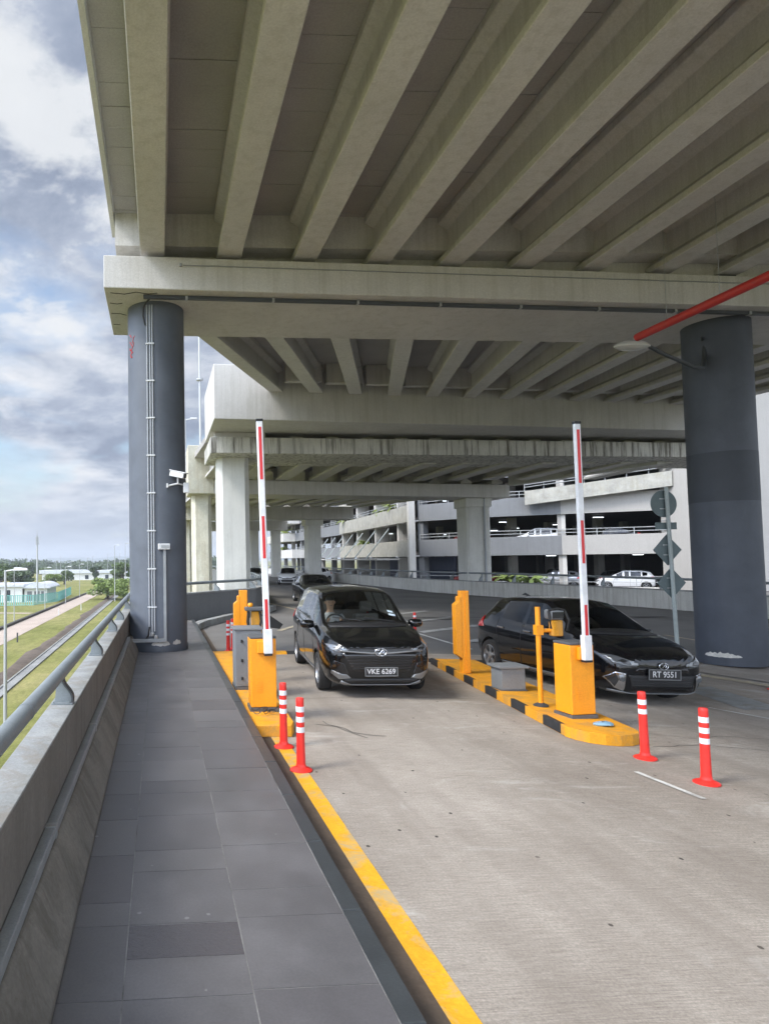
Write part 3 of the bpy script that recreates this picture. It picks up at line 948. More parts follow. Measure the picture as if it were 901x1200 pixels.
def chip_patch(P_, z, angs, seed, name='bare_patch', base=0.0, PR=.64, k=1):
    """plaster showing where the paint has come off near the foot"""
    rnd = random.Random(seed); b = MB()
    a0, a1 = angs; n = 26
    lo, up = [], []
    ra = [rnd.uniform(0, 1) for _ in range(n + 3)]; rb_ = [rnd.uniform(0, 1) for _ in range(n + 3)]
    ra = [(ra[i] + ra[i - 1] + ra[i - 2]) / 3 for i in range(len(ra))]; rb_ = [(rb_[i] + rb_[i - 1]) / 2 for i in range(len(rb_))]
    for i in range(n + 1):
        a = a0 + (a1 - a0) * i / n
        env = max(0, math.sin(PI * i / n)) ** .5
        lo.append((a, z + base - .05 * ra[i] * env)); up.append((a, z + base + .02 * env + (.02 + .07 * rb_[i]) * env * k))
    for r_ in (PR + .0035,):
        vs = []
        for a, zz in lo + up:
            x, y = on_cyl(P_, a, r_); vs.append((x, y, zz))
        b.add(vs, [(i, i + 1, n + 2 + i, n + 1 + i) for i in range(n)])
    return b.build(name, M['plaster'], o)
chip_patch(P1, WZ + .16, (R(-14), R(22)), 3)
chip_patch(P1, WZ + .17, (R(28), R(48)), 8)
b = MB()     # small red scrawl near the top of the pillar
rnd = random.Random(5)
for k in range(7):
    a = R(-62) + rnd.uniform(0, .13); z = 7.15 - k * .075
    pts = [on_cyl(P1, a + .05 * j * (1 if k % 2 else -1), PR + .003) + (z + rnd.uniform(-.04, .04) + .03 * j,) for j in range(4)]
    b.tube(pts, .008, 5)
b.build('red_scrawl', M['red'], o)
zf = zr(13)
b = MB(); b.lathe([(PR2, 0), (PR2, 7.9 - zf)], (P2[0], P2[1], zf), 48)
o = b.build('pillar', M['pillar_right'], t, smooth=40)
o['label'] = 'right round slate pillar with a darker painted band'
chip_patch(P2, zf + .22, (R(-88), R(-26)), 14, PR=PR2, k=1.3)
b = MB(); b.lathe([(PR2 + .003, 3.45), (PR2 + .003, 4.65)], (P2[0], P2[1], 0), 48)
b.build('dark_band', M['pillar_dark'], o, smooth=40)
# conduits on the pillar and along the crosshead soffit
t = thing('pillar_conduits', 'three thin conduits strapped to the left round pillar', 'conduit', (P1[0], P1[1], WZ))
Tm = Matrix.Translation((-P1[0], -P1[1], -WZ))
for k, a in enumerate((R(-17), R(-11.5), R(-7))):
    x, y = on_cyl(P1, a, PR + .022)
    b = MB(); b.tube([(x, y, WZ + .35 + .05 * k), (x, y, 7.8)], .017, 8)
    b.xf(Tm).build('conduit', M['conduit'], t, smooth=40)
b = MB()
for z in [1.2 + .82 * i for i in range(8)]:
    for a in (R(-17), R(-11.5), R(-7)):
        x, y = on_cyl(P1, a, PR + .012)
        b.box((x - .038, y - .035, z - .014), (x + .038, y + .006, z + .014))
b.xf(Tm).build('clips', M['whitebox'], t)
x, y = on_cyl(P1, R(-20), PR + .03)
b = MB(); b.tube([(x, y, 7.35), (x - .05, y - .02, 7.55), (x - .04, y - .05, 7.72), (x + .03, y - .12, 7.82), (x + .12, y - .25, 7.86)], .02, 8)
b.tube([on_cyl(P1, R(-17), PR + .02) + (.78,), on_cyl(P1, R(-19), PR + .04) + (.60,), on_cyl(P1, R(-26), PR + .04) + (.48,)], .02, 8)
b.xf(Tm).build('loose_cable', M['blackcable'], t, smooth=40)
b = MB()
for a, z in ((R(-11.5), .62), (R(-5), .56)):
    x, y = on_cyl(P1, a, PR + .03); b.lathe([(.035, -.04), (.045, 0), (.035, .04)], (x, y, z), 10)
b.xf(Tm).build('fitting', M['galv'], t, smooth=40)
t = thing('soffit_conduit', 'dark cable trunking along the underside of the nearest crosshead', 'trunking', (0, 13.7, 7.87))
b = MB(); xa, xb = -.3, 16.8
b.hexa([(xa, f1(xa) + .28, 7.82), (xb, f1(xb) + .28, 7.82), (xb, f1(xb) + .36, 7.82), (xa, f1(xa) + .36, 7.82), (xa, f1(xa) + .28, 7.893), (xb, f1(xb) + .28, 7.893), (xb, f1(xb) + .36, 7.893), (xa, f1(xa) + .36, 7.893)])
o = b.build('channel', M['rail_dark'], t); o.location = (0, -13.7, -7.87)
b = MB()
for i in range(9):
    x = .6 + i * 1.9; b.box((x, f1(x) + .26, 7.81), (x + .05, f1(x) + .38, 7.897))
o = b.build('straps', M['galv'], t); o.location = (0, -13.7, -7.87)
t = thing('face_conduit', 'thin pale conduit along the face of the nearest crosshead', 'conduit', (.6, 13.4, 8.42))
b = MB(); b.tube([(.55, f1(.55) - .02, 8.42), (16.5, f1(16.5) - .02, 8.42)], .011, 6)
b.lathe([(.03, -.03), (.03, .03)], (.5, f1(.5) - .03, 8.42), 10)
o = b.build('conduit', M['trunk'], t); o.location = (-.6, -13.4, -8.42)
b = MB()
for pts in ([(-1.0, .25), (-.7, .30), (-.45, .18), (-.2, .26), (0.0, .2)], [(-1.05, .8), (-.9, .85), (-.78, .8)], [(-1.06, 1.4), (-.85, 1.42), (-.72, 1.5)], [(-1.06, 2.1), (-.9, 2.12)]):
    b.tube([(x, f1(x) + u, 7.899) for x, u in pts], .012, 5)
tag(b.build('hairline_cracks', M['blackcable']), 'thin dark cracks under the left end of the nearest crosshead', 'crack')
# junction box and its conduit
t = thing('junction_box', 'white junction box with an L shaped conduit on the left round pillar', 'junction box', (0, 0, 0))
a_ = R(11); x, y = on_cyl(P1, a_, PR)
mt = Matrix.Translation((x, y, 2.49)) @ Matrix.Rotation(a_, 4, 'Z')
b = MB(); b.box((-.125, -.10, -.06), (.125, 0, .07)); b.xf(mt).build('housing', M['whitebox'], t, bevel=.012)
b = MB(); b.box((-.07, -.108, -.025), (.095, -.1, .035)); b.xf(mt).build('cover', M['galv'], t)
b = MB()
xj, yj = on_cyl(P1, R(12), PR + .035)
b.box((xj - .03, yj - .03, .52), (xj + .03, yj + .03, 2.43))
pa = (-.60, 13.72)
b.hexa([(xj - .03, yj - .03, .46), (xj + .03, yj - .03, .46), (xj + .03, yj + .03, .46), (xj - .03, yj + .03, .46), (xj - .03, yj - .03, .52), (xj + .03, yj - .03, .52), (xj + .03, yj + .03, .52), (xj - .03, yj + .03, .52)])
b.box((-.66, yj - .035, .455), (xj - .031, yj + .03, .525))
b.build('conduit', M['trunk'], t)
# cctv
t = thing('security_camera', 'white security camera on an arm at the right of the left round pillar', 'security camera', (.55, 14.3, 3.9))
b = MB()
mt = Matrix.Translation((.40, 13.98, 4.05)) @ Matrix.Rotation(R(-28), 4, 'Z') @ Matrix.Rotation(R(14), 4, 'Y')
L_ = Matrix.Translation((-.55, -14.3, -3.9))
b.box((-.17, -.07, -.06), (.17, .07, .06)); b.box((-.19, -.085, .055), (.22, .085, .075))
hs = b.xf(L_ @ mt).build('housing', M['whitebox'], t, bevel=.012)
b = MB(); b.lathe([(.045, 0), (.05, .03)], (0, 0, 0), 16); b.xf(L_ @ mt @ Matrix.Translation((.165, 0, 0)) @ Matrix.Rotation(R(90), 4, 'Y')).build('lens', M['darkglass'], hs)
b = MB(); b.tube([(.02, 13.99, 3.98), (.0, 14.0, 3.86)][::-1] and [(.40, 13.99, 3.99), (.40, 14.02, 3.86), (.58, 14.2, 3.84)], .02, 8)
b.tube([(.18, 14.0, 3.81), (.40, 14.02, 3.86)], .02, 8); b.box((.15, 13.96, 3.77), (.19, 14.06, 3.86))
b.xf(L_).build('arm', M['whitebox'], t)
b = MB(); b.box((.52, 14.0, 3.66), (.64, 14.12, 3.88)); b.xf(L_).build('connection_box', M['whitebox'], t, bevel=.01)

# --- second span, fanning with the bend
t = thing('viaduct_span', 'second viaduct span with beams fanning out between the two nearest crossheads', 'viaduct deck', (0, 0, 0))
b2s = [.25 + 2.1 * i for i in range(9)]; b2e = [4.87 + 1.66 * i for i in range(12)]
g2f = lin(2.2, 25.5, 23.5, 27.9)
for i in range(13):
    xa = .25 + 2.12 * i; xb = 4.9 + 1.68 * i
    beam(t, xa - (xb - xa) * .08, 15.5, 8.7, xb, g2f(xb) + .3, 8.98, M['viaduct'], 1.05, .56)
b = MB()
b.hexa([(-.25, 15.2, 9.74), (26, 15.2, 9.74), (26.3, 28.6, 10.0), (4.35, 25.7, 10.0), (-.25, 15.2, 10.1), (26, 15.2, 10.1), (26.3, 28.6, 10.3), (4.35, 25.7, 10.3)])
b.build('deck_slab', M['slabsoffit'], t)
b = MB()
b.hexa([(-.42, 15.2, 9.6), (-.25, 15.2, 9.6), (4.35, 25.7, 9.9), (4.18, 25.7, 9.9), (-.42, 15.2, 10.9), (-.25, 15.2, 10.9), (4.35, 25.7, 11.1), (4.18, 25.7, 11.1)])
b.build('edge_parapet', M['deckedge'], t)
b = MB()
for i in range(12):
    xb = 4.9 + 1.68 * i
    b.box((xb + .12, g2f(xb) - .75, 9.2), (xb + 1.56, g2f(xb) - .45, 9.98))
b.build('end_diaphragm', M['viaduct'], t)

# --- second pier
t = thing('bridge_pier', 'second bridge pier, stained crosshead with a dark bearing gap behind the left boom', 'bridge pier', (0, 0, 0))
b = MB()
hex_run(b, 2.2, 27.6, g2f, lambda x: g2f(x) + 5.2, 7.8, 10.03)
b.build('cross_girder', M['viaduct'], t, bevel=.03)
c2f = lin(2.24, 28.0, 25.2, 29.7)
b = MB(); hex_run(b, 2.24, 29.3, c2f, lambda x: c2f(x) + 3.8, 6.85, 7.56)
b.build('crosshead', M['viaduct_old'], t, bevel=.03)
b = MB(); hex_run(b, 2.45, 4.7, lambda x: c2f(x) + .12, lambda x: c2f(x) + 1.2, 7.57, 7.79); b.build('bearing_plinth', M['viaduct'], t)
for k in range(12):
    b = MB(); xk = 6 + 1.68 * k; hex_run(b, xk, xk + .6, lambda x: c2f(x) + .9, lambda x: c2f(x) + 1.6, 7.57, 7.79); b.build('bearing_plinth', M['viaduct'], t)
def oct_col(cx, cy, w_, z0, z1, m, t, name='column', cap=True, cham=.16):
    h_ = w_ / 2; c_ = cham
    poly = [(-h_ + c_, -h_), (h_ - c_, -h_), (h_, -h_ + c_), (h_, h_ - c_), (h_ - c_, h_), (-h_ + c_, h_), (-h_, h_ - c_), (-h_, -h_ + c_)]
    b = MB(); b.prism([(cx + x, cy + y) for x, y in poly], z0, z1)
    return b.build(name, m, t)
oct_col(3.38, 30.0, 1.45, GZ, 6.85, M['column'], t, cham=.22)
oct_col(28.6, 31.6, 1.45, GZ, 6.85, M['column'], t, cham=.22)

# --- third span and pier
t = thing('viaduct_span', 'third viaduct span, pale slanting beams beyond the second crosshead', 'viaduct deck')
for k in range(-2, 10):
    xc = 6.85 + 2.04 * k
    beam(t, xc + .055 * 6, 31.2, 6.78, xc, 36.6, 6.62, M['viaduct'], 1.05, .72)
b = MB(); b.hexa([(2.3, 29.4, 7.84), (25.2, 29.4, 7.84), (21.6, 40.5, 7.69), (1.7, 38.6, 7.69), (2.3, 29.4, 8.1), (25.2, 29.4, 8.1), (21.6, 40.5, 8.05), (1.7, 38.6, 8.05)])
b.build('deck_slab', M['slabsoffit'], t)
b = MB(); b.hexa([(24.9, 31.0, 6.7), (25.3, 31.0, 6.7), (21.8, 38.6, 6.5), (21.4, 38.6, 6.5), (24.9, 31.0, 8.7), (25.3, 31.0, 8.7), (21.8, 38.6, 8.6), (21.4, 38.6, 8.6)])
b.build('edge_beam', M['deckedge'], t)
t = thing('bridge_pier', 'third bridge pier with a weathered cream left column and tall cream end block', 'bridge pier')
c3f = lin(1.6, 35.0, 21.5, 38.8)
b = MB(); hex_run(b, 3.0, 21.6, c3f, lambda x: c3f(x) + 2.4, 5.8, 6.6); b.build('crosshead', M['viaduct'], t, bevel=.04)
b = MB(); hex_run(b, 1.55, 3.0, c3f, lambda x: c3f(x) + 2.4, 5.8, 8.45); b.build('end_block', M['cream'], t, bevel=.04)
oct_col(2.33, 36.3, 1.1, GZ, 5.8, M['cream'], t, cham=.2)
o = oct_col(19.7, 39.8, 1.5, GZ, 5.3, M['column'], t, cham=.12)
b = MB(); b.prism([(18.85, 38.95), (20.5, 38.95), (20.5, 40.6), (18.85, 40.6)], 5.25, 6.35); b.build('column_head', M['column'], t, bevel=.05)
b = MB(); b.tube([(20.02, 38.97, -2), (20.02, 38.97, 5.9)], .06, 8); b.build('downpipe', M['conduit'], t)

# --- fourth and fifth
t = thing('viaduct_span', 'fourth viaduct span, slanting beams seen low above the oncoming cars', 'viaduct deck')
for k in range(10):
    xc = 2.4 + 1.95 * k
    beam(t, xc + .6, 38.3, 6.62, xc * .86 + .2, 58.2, 6.95, M['viaduct'], 1.0, .7)
b = MB(); b.hexa([(2.0, 38, 7.7), (21.6, 40, 7.7), (18.2, 60, 8.0), (1.6, 58.5, 8.0), (2.0, 38, 8.0), (21.6, 40, 8.0), (18.2, 60, 8.3), (1.6, 58.5, 8.3)])
b.build('deck_slab', M['slabsoffit'], t)
b = MB(); b.hexa([(21.5, 40.5, 6.4), (21.8, 40.5, 6.4), (18.4, 60, 6.9), (18.1, 60, 6.9), (21.5, 40.5, 8.6), (21.8, 40.5, 8.6), (18.4, 60, 8.9), (18.1, 60, 8.9)])
b.build('edge_beam', M['deckedge'], t)
t = thing('bridge_pier', 'fourth bridge pier whose right column stands behind the grey saloon', 'bridge pier')
c4f = lin(1.6, 57.5, 18, 59)
b = MB(); hex_run(b, 1.5, 17.9, c4f, lambda x: c4f(x) + 2.4, 5.8, 6.95); b.build('crosshead', M['viaduct'], t, bevel=.04)
b = MB(); hex_run(b, 1.3, 2.9, lambda x: c4f(x) - .05, lambda x: c4f(x) + 2.5, 5.75, 8.2); b.build('end_block', M['cream'], t, bevel=.04)
oct_col(2.35, 59.2, 1.0, GZ, 5.8, M['cream'], t)
oct_col(14.25, 60.0, 1.35, GZ, 5.3, M['column'], t)
b = MB(); b.prism([(13.4, 59.2), (15.1, 59.2), (15.1, 60.8), (13.4, 60.8)], 5.25, 5.9); b.build('column_head', M['column'], t, bevel=.05)
t = thing('viaduct_span', 'farthest viaduct span, a thin dark strip beyond the other crossheads', 'viaduct deck')
for k in range(8):
    xc = 2.4 + 1.9 * k
    beam(t, xc, 60, 6.95, xc, 85, 7.2, M['viaduct'], 1.0, .7)
b = MB(); b.hexa([(1.6, 60, 8.0), (18.2, 60, 8.0), (16.8, 86, 8.3), (1.6, 86, 8.3), (1.6, 60, 8.3), (18.2, 60, 8.3), (16.8, 86, 8.6), (1.6, 86, 8.6)])
b.build('deck_slab', M['slabsoffit'], t)
t = thing('bridge_pier', 'farthest bridge pier, slender columns behind the left boom', 'bridge pier')
b = MB(); b.box((1.5, 84.5, 6.0), (16.8, 87, 7.2)); b.build('crosshead', M['viaduct'], t)
for x in (2.2, 12.45, 15.4): oct_col(x, 85.8, 1.2, GZ, 6.0, M['column'], t)

# --- red fire main with hangers, luminaire on the right pillar
t = thing('fire_pipe', 'bright red fire main hung below the beams beside the right round pillar', 'pipe', (10.72, 0, 7.06))
b = MB(); b.tube([(0, -3.4, 0), (0, 13.75, 0)], .088, 16); b.build('pipe', M['red'], t, smooth=40)
for y in (2.5, 5.5, 8.5, 11.6, 12.9):
    b = MB(); b.tube([(0, y, .07), (0, y, 2.69)], .006, 6); b.tube([(-.08, y, 0), (-.055, y, .07), (0, y, .09), (.055, y, .07), (.08, y, 0)], .008, 6)
    b.build('hanger', M['galv'], t)
t = thing('luminaire', 'white oval street light bracketed off the right round pillar', 'lamp', (10.85, 14.1, 6.98))
b = MB()
pr = []
n = 20
vs = []; fs = []
for j, (s, zz) in enumerate(((.0, .13), (.45, .12), (.8, .07), (1.0, .0), (.96, -.03))):
    for k in range(n):
        a = 2 * PI * k / n
        vs.append((.43 * s * math.cos(a), .19 * s * math.sin(a), zz))
for j in range(4):
    for k in range(n): fs.append((j * n + k, j * n + (k + 1) % n, (j + 1) * n + (k + 1) % n, (j + 1) * n + k))
b.add(vs, fs); b.build('housing', M['lampwhite'], t, smooth=50)
b = MB(); vs = [(0, 0, -.10)]; fs = []
for j, (s, zz) in enumerate(((.4, -.095), (.75, -.07), (.94, -.028))):
    for k in range(n):
        a = 2 * PI * k / n; vs.append((.43 * s * math.cos(a), .19 * s * math.sin(a), zz))
for k in range(n): fs.append((0, 1 + (k + 1) % n, 1 + k))
for j in range(2):
    for k in range(n): fs.append((1 + j * n + k, 1 + j * n + (k + 1) % n, 1 + (j + 1) * n + (k + 1) % n, 1 + (j + 1) * n + k))
b.add(vs, fs); b.build('lens', M['lamplens'], t, smooth=50)
b = MB(); b.tube([(.35, 0, .02), (.9, .1, -.18), (1.9, .45, -.36), (2.25, .62, -.3), (2.45, .8, .05), (2.5, .85, .35)], .045, 10)
b.tube([(2.2, .55, .45), (2.5, .9, .45)], .03, 8); b.build('bracket_arm', M['rail_dark'], t, smooth=40)
# ================================================================ GATE EQUIPMENT
def barrier(x, y, z, rz, label, lean, boomdx):
    t = thing('barrier_gate', label, 'barrier', (x, y, z), rz, 'orange barrier gates with raised booms')
    b = MB(); b.box((-.175, -.16, .05), (.175, .16, .97)); cab = b.build('cabinet', M['orange'], t, bevel=.012)
    b = MB(); b.box((-.19, -.175, 0), (.19, .175, .048)); b.build('base_plate', M['plate_grey'], t)
    b = MB(); b.box((-.178, -.163, .972), (.178, .163, 1.005)); b.build('lid', M['plate_grey'], t, bevel=.008)
    b = MB(); b.box((-.10, -.164, .25), (-.02, -.161, .42))
    for k in range(5): b.box((-.095, -.168, .265 + .03 * k), (-.025, -.163, .275 + .03 * k))
    b.build('vent', M['orange'], cab)
    b = MB(); b.box((-.085, -.21, .78), (.105, -.161, .95)); b.build('hub_cover', M['orange'], t, bevel=.01)
    # boom, upright
    mt = Matrix.Translation((boomdx, -.24, .81)) @ Matrix.Rotation(lean, 4, 'Y')
    bm_ = MB(); bm_.box((-.044, -.024, 0), (.044, .024, 3.12)); boom = bm_.xf(mt).build('boom', M['boomwhite'], t, bevel=.012)
    b = MB(); b.box((-.05, -.034, -.03), (.066, .045, .30)); b.xf(mt).build('clamp', M['boomwhite'], boom, bevel=.01)
    b = MB(); b.box((-.048, -.036, -.055), (.06, .042, -.028)); b.box((-.047, -.027, 3.12), (.047, .027, 3.15)); b.xf(mt).build('end_cap', M['trimblack'], boom)
    for z0, z1 in ((.22, .70), (1.25, 1.82), (2.32, 3.04)):
        s_ = MB(); s_.box((-.02, -.0275, z0), (.02, -.0245, z1)); s_.box((-.02, .0245, z0), (.02, .0275, z1))
        s_.xf(mt).build('red_stripe', M['redtape'], boom)
    return t
tL = barrier(1.385, 8.95, IZ, R(-1.5), 'orange barrier gate on the left island with its striped boom raised', R(-1.1), .05)
tR = barrier(5.58, 8.58, IZR(5.58), R(6), 'orange barrier gate on the right island nose before the black hatchback', R(-.2), 0.0)
# coil of loose wire at the left gate
b = MB()
for k, (r_, ox, oy, ph) in enumerate(((.13, -.05, 0, 0), (.10, .10, .03, 2), (.07, .0, -.05, 4))):
    pts = [(1.36 + ox + r_ * math.cos(ph + a * .33), 8.64 + oy + r_ * .8 * math.sin(ph + a * .33), IZ + .012 + .06 * abs(math.sin(a * .5 + k))) for a in range(19)]
    b.tube(pts, .005, 5)
b.tube([(1.46, 8.64, IZ + .02), (1.56, 8.5, IZ + .06), (1.62, 8.45, IZ + .01), (1.66, 8.4, .02)], .005, 5)
tag(b.build('loose_wire', M['blackcable'], smooth=40), 'loops of thin dark wire lying at the foot of the left barrier gate', 'wire')
# crumpled plastic on the right nose
b = MB(); rnd = random.Random(4); vs = []; fs = []
n = 9
for j in range(4):
    for k in range(n):
        a = 2 * PI * k / n; rr_ = (.085, .095, .06, .02)[j] * rnd.uniform(.7, 1.2)
        vs.append((5.60 + rr_ * math.cos(a) * 1.3, 8.06 + rr_ * math.sin(a), IZR(5.6) + (.003, .02, .04, .045)[j] + rnd.uniform(0, .01)))
for j in range(3):
    for k in range(n): fs.append((j * n + k, j * n + (k + 1) % n, (j + 1) * n + (k + 1) % n, (j + 1) * n + k))
b.add(vs, fs); tag(b.build('plastic_scrap', M['bluecup']), 'crumpled pale blue plastic on the rounded nose of the right island', 'litter')

# grey cabinets
t = thing('utility_cabinet', 'tall grey steel cabinet behind the left barrier gate', 'cabinet', (1.37, 10.45, IZ))
b = MB(); b.box((-.2, -.2, .05), (.22, .22, .93)); cb_ = b.build('body', M['cabgrey'], t, bevel=.01)
b = MB(); b.box((-.225, -.225, .932), (.245, .245, .965)); b.build('lid', M['cabgrey'], t, bevel=.006)
b = MB(); b.box((-.21, -.21, 0), (.23, .23, .048)); b.build('plinth', M['plate_grey'], t)
b = MB(); b.box((-.13, -.206, .08), (.21, -.201, .92)); dr = b.build('door', M['cabgrey'], t)
for z in (.18, .46, .76):
    b = MB(); b.lathe([(.016, -.022), (.016, .022)], (-.1, -.215, z), 8); b.build('hinge', M['black'], dr)
t = thing('junction_cabinet', 'squat grey steel box with a lid on the right island', 'cabinet', (5.66, 10.42, IZR(5.66)))
b = MB(); b.box((-.2, -.16, .015), (.2, .17, .36)); b.build('body', M['cabgrey'], t, bevel=.01)
b = MB(); b.box((-.245, -.205, .362), (.245, .215, .40)); b.build('lid', M['cabgrey'], t, bevel=.006)
b = MB(); b.box((-.22, -.18, 0), (.22, .19, .014)); b.build('plinth', M['plate_grey'], t)

# orange channel posts
def channel_post(x, y, z, h, label, rz=0):
    t = thing('channel_post', label, 'post', (x, y, z), rz, 'orange steel channel posts on the islands')
    b = MB(); b.box((0, -.07, 0), (.15, .07, h)); b.build('post', M['orange'], t, bevel=.006)
    b = MB(); p = [(-.115, .35), (-.001, .27), (-.001, h - .12), (-.02, h - .10), (-.045, h - .12), (-.045, h - .20), (-.115, h - .26)]
    n = len(p); vs = [(u, -.075, v) for u, v in p] + [(u, .075, v) for u, v in p]
    b.add(vs, [tuple(range(n)), tuple(range(2 * n - 1, n - 1, -1))] + [(i, n + i, n + (i + 1) % n, (i + 1) % n) for i in range(n)])
    b.build('side_housing', M['orange'], t, bevel=.005)
    b = MB(); b.box((.07, -.085, .02), (.13, -.072, h - .02)); b.build('rib', M['orange'], t)
channel_post(5.60, 11.95, IZR(5.6), 1.53, 'orange channel post at the far end of the right island')
channel_post(1.53, 12.6, IZ, 1.45, 'orange channel post behind the grey cabinet on the left island')

# reader poles
def reader(x, y, z, label, rz=0, pole=True):
    t = thing('card_reader', label, 'card reader', (x, y, z), rz, 'card readers beside the lanes')
    b = MB(); b.tube([(0, 0, .03), (0, 0, 1.42)], .035, 12); b.build('pole', M['orange'], t, smooth=40)
    b = MB(); b.lathe([(.10, 0), (.10, .02), (.04, .05)], (0, 0, 0), 14); b.build('base', M['rail_dark'], t)
    b = MB(); b.tube([(0, 0, 1.08), (.22, -.02, 1.08)], .028, 10); b.box((-.045, -.05, 1.02), (.05, .05, 1.16)); b.build('arm', M['orange'], t)
    hd = MB(); hd.box((.14, -.10, 1.24), (.34, .09, 1.38)); h_ = hd.build('head', M['cabgrey'], t, bevel=.03, seg=3)
    b = MB(); b.tube([(.12, -.07, 1.36), (.10, -.13, 1.24), (.12, -.12, 1.12)], .018, 8); b.tube([(.36, -.07, 1.36), (.38, -.13, 1.24), (.36, -.12, 1.08)], .018, 8)
    b.tube([(.12, -.07, 1.37), (.24, -.1, 1.40), (.36, -.07, 1.37)], .018, 8); b.build('visor', M['black'], h_, smooth=40)
    b = MB(); b.box((.16, -.108, 1.26), (.32, -.10, 1.35)); b.build('screen', M['darkglass'], h_)
    b = MB(); b.box((.17, -.08, 1.0), (.33, .03, 1.23)); b.build('bracket', M['orange_dirty'], t, bevel=.02)
    return t
reader(5.44, 9.15, IZR(5.44), 'reader on an orange pole beside the right barrier gate')
t = thing('card_reader', 'black hooded reader with an orange core just behind the left boom', 'card reader', (1.72, 11.6, IZ), 0, 'card readers beside the lanes')
b = MB(); b.tube([(0, 0, 0), (0, 0, .72)], .035, 12); b.build('pole', M['orange'], t, smooth=40)
b = MB(); b.box((-.10, -.05, .72), (.08, .06, 1.12)); b.build('bracket', M['orange_dirty'], t, bevel=.015)
b = MB()
b.tube([(-.15, -.08, .74), (-.18, -.09, .95), (-.16, -.08, 1.14)], .025, 8); b.tube([(.0, -.1, .70), (.06, -.09, .95), (.04, -.08, 1.12)], .022, 8)
b.tube([(-.15, -.08, .74), (-.08, -.1, .66), (.0, -.1, .70)], .022, 8)
b.build('frame', M['black'], t, smooth=40)
b = MB(); b.box((-.22, -.13, 1.13), (.12, .07, 1.20)); h_ = b.build('hood', M['plate_grey'], t, bevel=.02)
b = MB(); b.lathe([(.035, 0), (.05, .03), (.035, .07)], (-.12, -.03, 1.20), 12); b.build('knob', M['orange'], h_, smooth=40)
b = MB(); b.add([(.12, -.06, 1.12), (.46, -.05, .88), (.40, -.05, .80), (.14, -.06, .84), (.12, .05, 1.12), (.46, .05, .88), (.40, .05, .80), (.14, .05, .84)],
                [(0, 1, 2, 3), (7, 6, 5, 4), (0, 4, 5, 1), (1, 5, 6, 2), (2, 6, 7, 3), (3, 7, 4, 0)])
b.build('side_shade', M['black'], t, bevel=.008)

# bollards
def bollard_proto():
    t = thing('bollard', 'x', 'bollard', (0, 0, 0), 0, 'flexible orange red bollards')
    b = MB(); b.lathe([(.115, 0), (.115, .012), (.10, .022), (.055, .04), (.048, .07)], n=24); b.build('base', M['bollard'], t, smooth=40)
    b = MB(); b.lathe([(.047, .06), (.043, .30), (.041, .70), (.041, .735), (.036, .745)], n=24); b.build('post', M['bollard'], t, smooth=40)
    for z in (.395, .50, .605):
        b = MB(); b.lathe([(.0435, z), (.0435, z + .055)], n=24); b.build('reflective_band', M['whitetape'], t, smooth=40)
    return t
bp = bollard_proto()
def put_bollard(x, y, label, first=False, tilt=(0, 0), bands=3, rz=0):
    o = bp if first else copy_tree(bp)
    o.location = (x, y, zr(x, y) + .002); o['label'] = label; o.rotation_euler = (tilt[0], tilt[1], rz)
    o.rotation_euler.rotate_axis('Z', 0)
    if bands == 2:
        ch = sorted([c_ for c_ in o.children if c_.name.startswith('reflective')], key=lambda c_: c_.data.vertices[0].co.z)
        bpy.data.objects.remove(ch[0])
    return o
put_bollard(1.44, 6.78, 'front bollard of the pair at the end of the left island', True)
put_bollard(1.42, 7.62, 'rear bollard of the pair before the left barrier gate')
put_bollard(5.42, 7.12, 'leaning bollard with two bands, before the right island nose', tilt=(0, R(-1)), bands=2)
put_bollard(5.42, 6.30, 'nearest bollard on the right, standing clear of the island')
put_bollard(1.60, 15.5, 'left one of two bollards close together by the curved parapet')
put_bollard(1.76, 15.95, 'right one of two bollards close together by the curved parapet')
put_bollard(7.45, 18.8, 'bollard half hidden by the wing mirror of the people carrier')
put_bollard(11.62, 11.83, 'bollard at the picture edge beside the right round pillar')

# traffic sign seen from behind
t = thing('traffic_sign', 'grey pole with the backs of a round, an oblong and two diamond signs', 'sign', (12.35, 15.0, zr(12.35)))
top = Vector((12.24 - 12.35, 0, 3.82 - zr(12.35)))
b = MB(); b.tube([(0, 0, 0), tuple(top)], .045, 12); b.build('pole', M['poleg'], t, smooth=40)
def sgn(name, dx, z, poly, th=.012):
    k = z / top.z; cx = top.x * k + dx
    b = MB(); n = len(poly)
    vs = [(cx + u, .055, z + v) for u, v in poly] + [(cx + u, .055 + th, z + v) for u, v in poly]
    b.add(vs, [tuple(range(n)), tuple(range(2 * n - 1, n - 1, -1))] + [(i, n + i, n + (i + 1) % n, (i + 1) % n) for i in range(n)])
    o = b.build(name, M['signback'], t)
    b = MB()
    for v in (-.12, .12):
        b.box((cx - dx * .3 - .12, .045, z + v - .012), (cx - dx * .3 + .06, .054, z + v + .012))
    b.build('clamp', M['galv'], o)
zb0 = -zr(12.35)
sgn('round_sign', -.04, zb0 + 3.42, [(.33 * math.cos(2 * PI * k / 40), .33 * math.sin(2 * PI * k / 40)) for k in range(40)])
sgn('oblong_sign', -.02, zb0 + 2.88, [(-.27, -.085), (.27, -.085), (.27, .085), (-.27, .085)])
sgn('diamond_sign', -.03, zb0 + 2.30, [(-.36, 0), (0, -.38), (.36, 0), (0, .38)])
sgn('diamond_sign', .02, zb0 + 1.50, [(-.36, 0), (0, -.38), (.36, 0), (0, .38)])
# ================================================================ CARS
def eval_mesh(o):
    dg = bpy.context.evaluated_depsgraph_get()
    dg.update()
    return bpy.data.meshes.new_from_object(o.evaluated_get(dg))

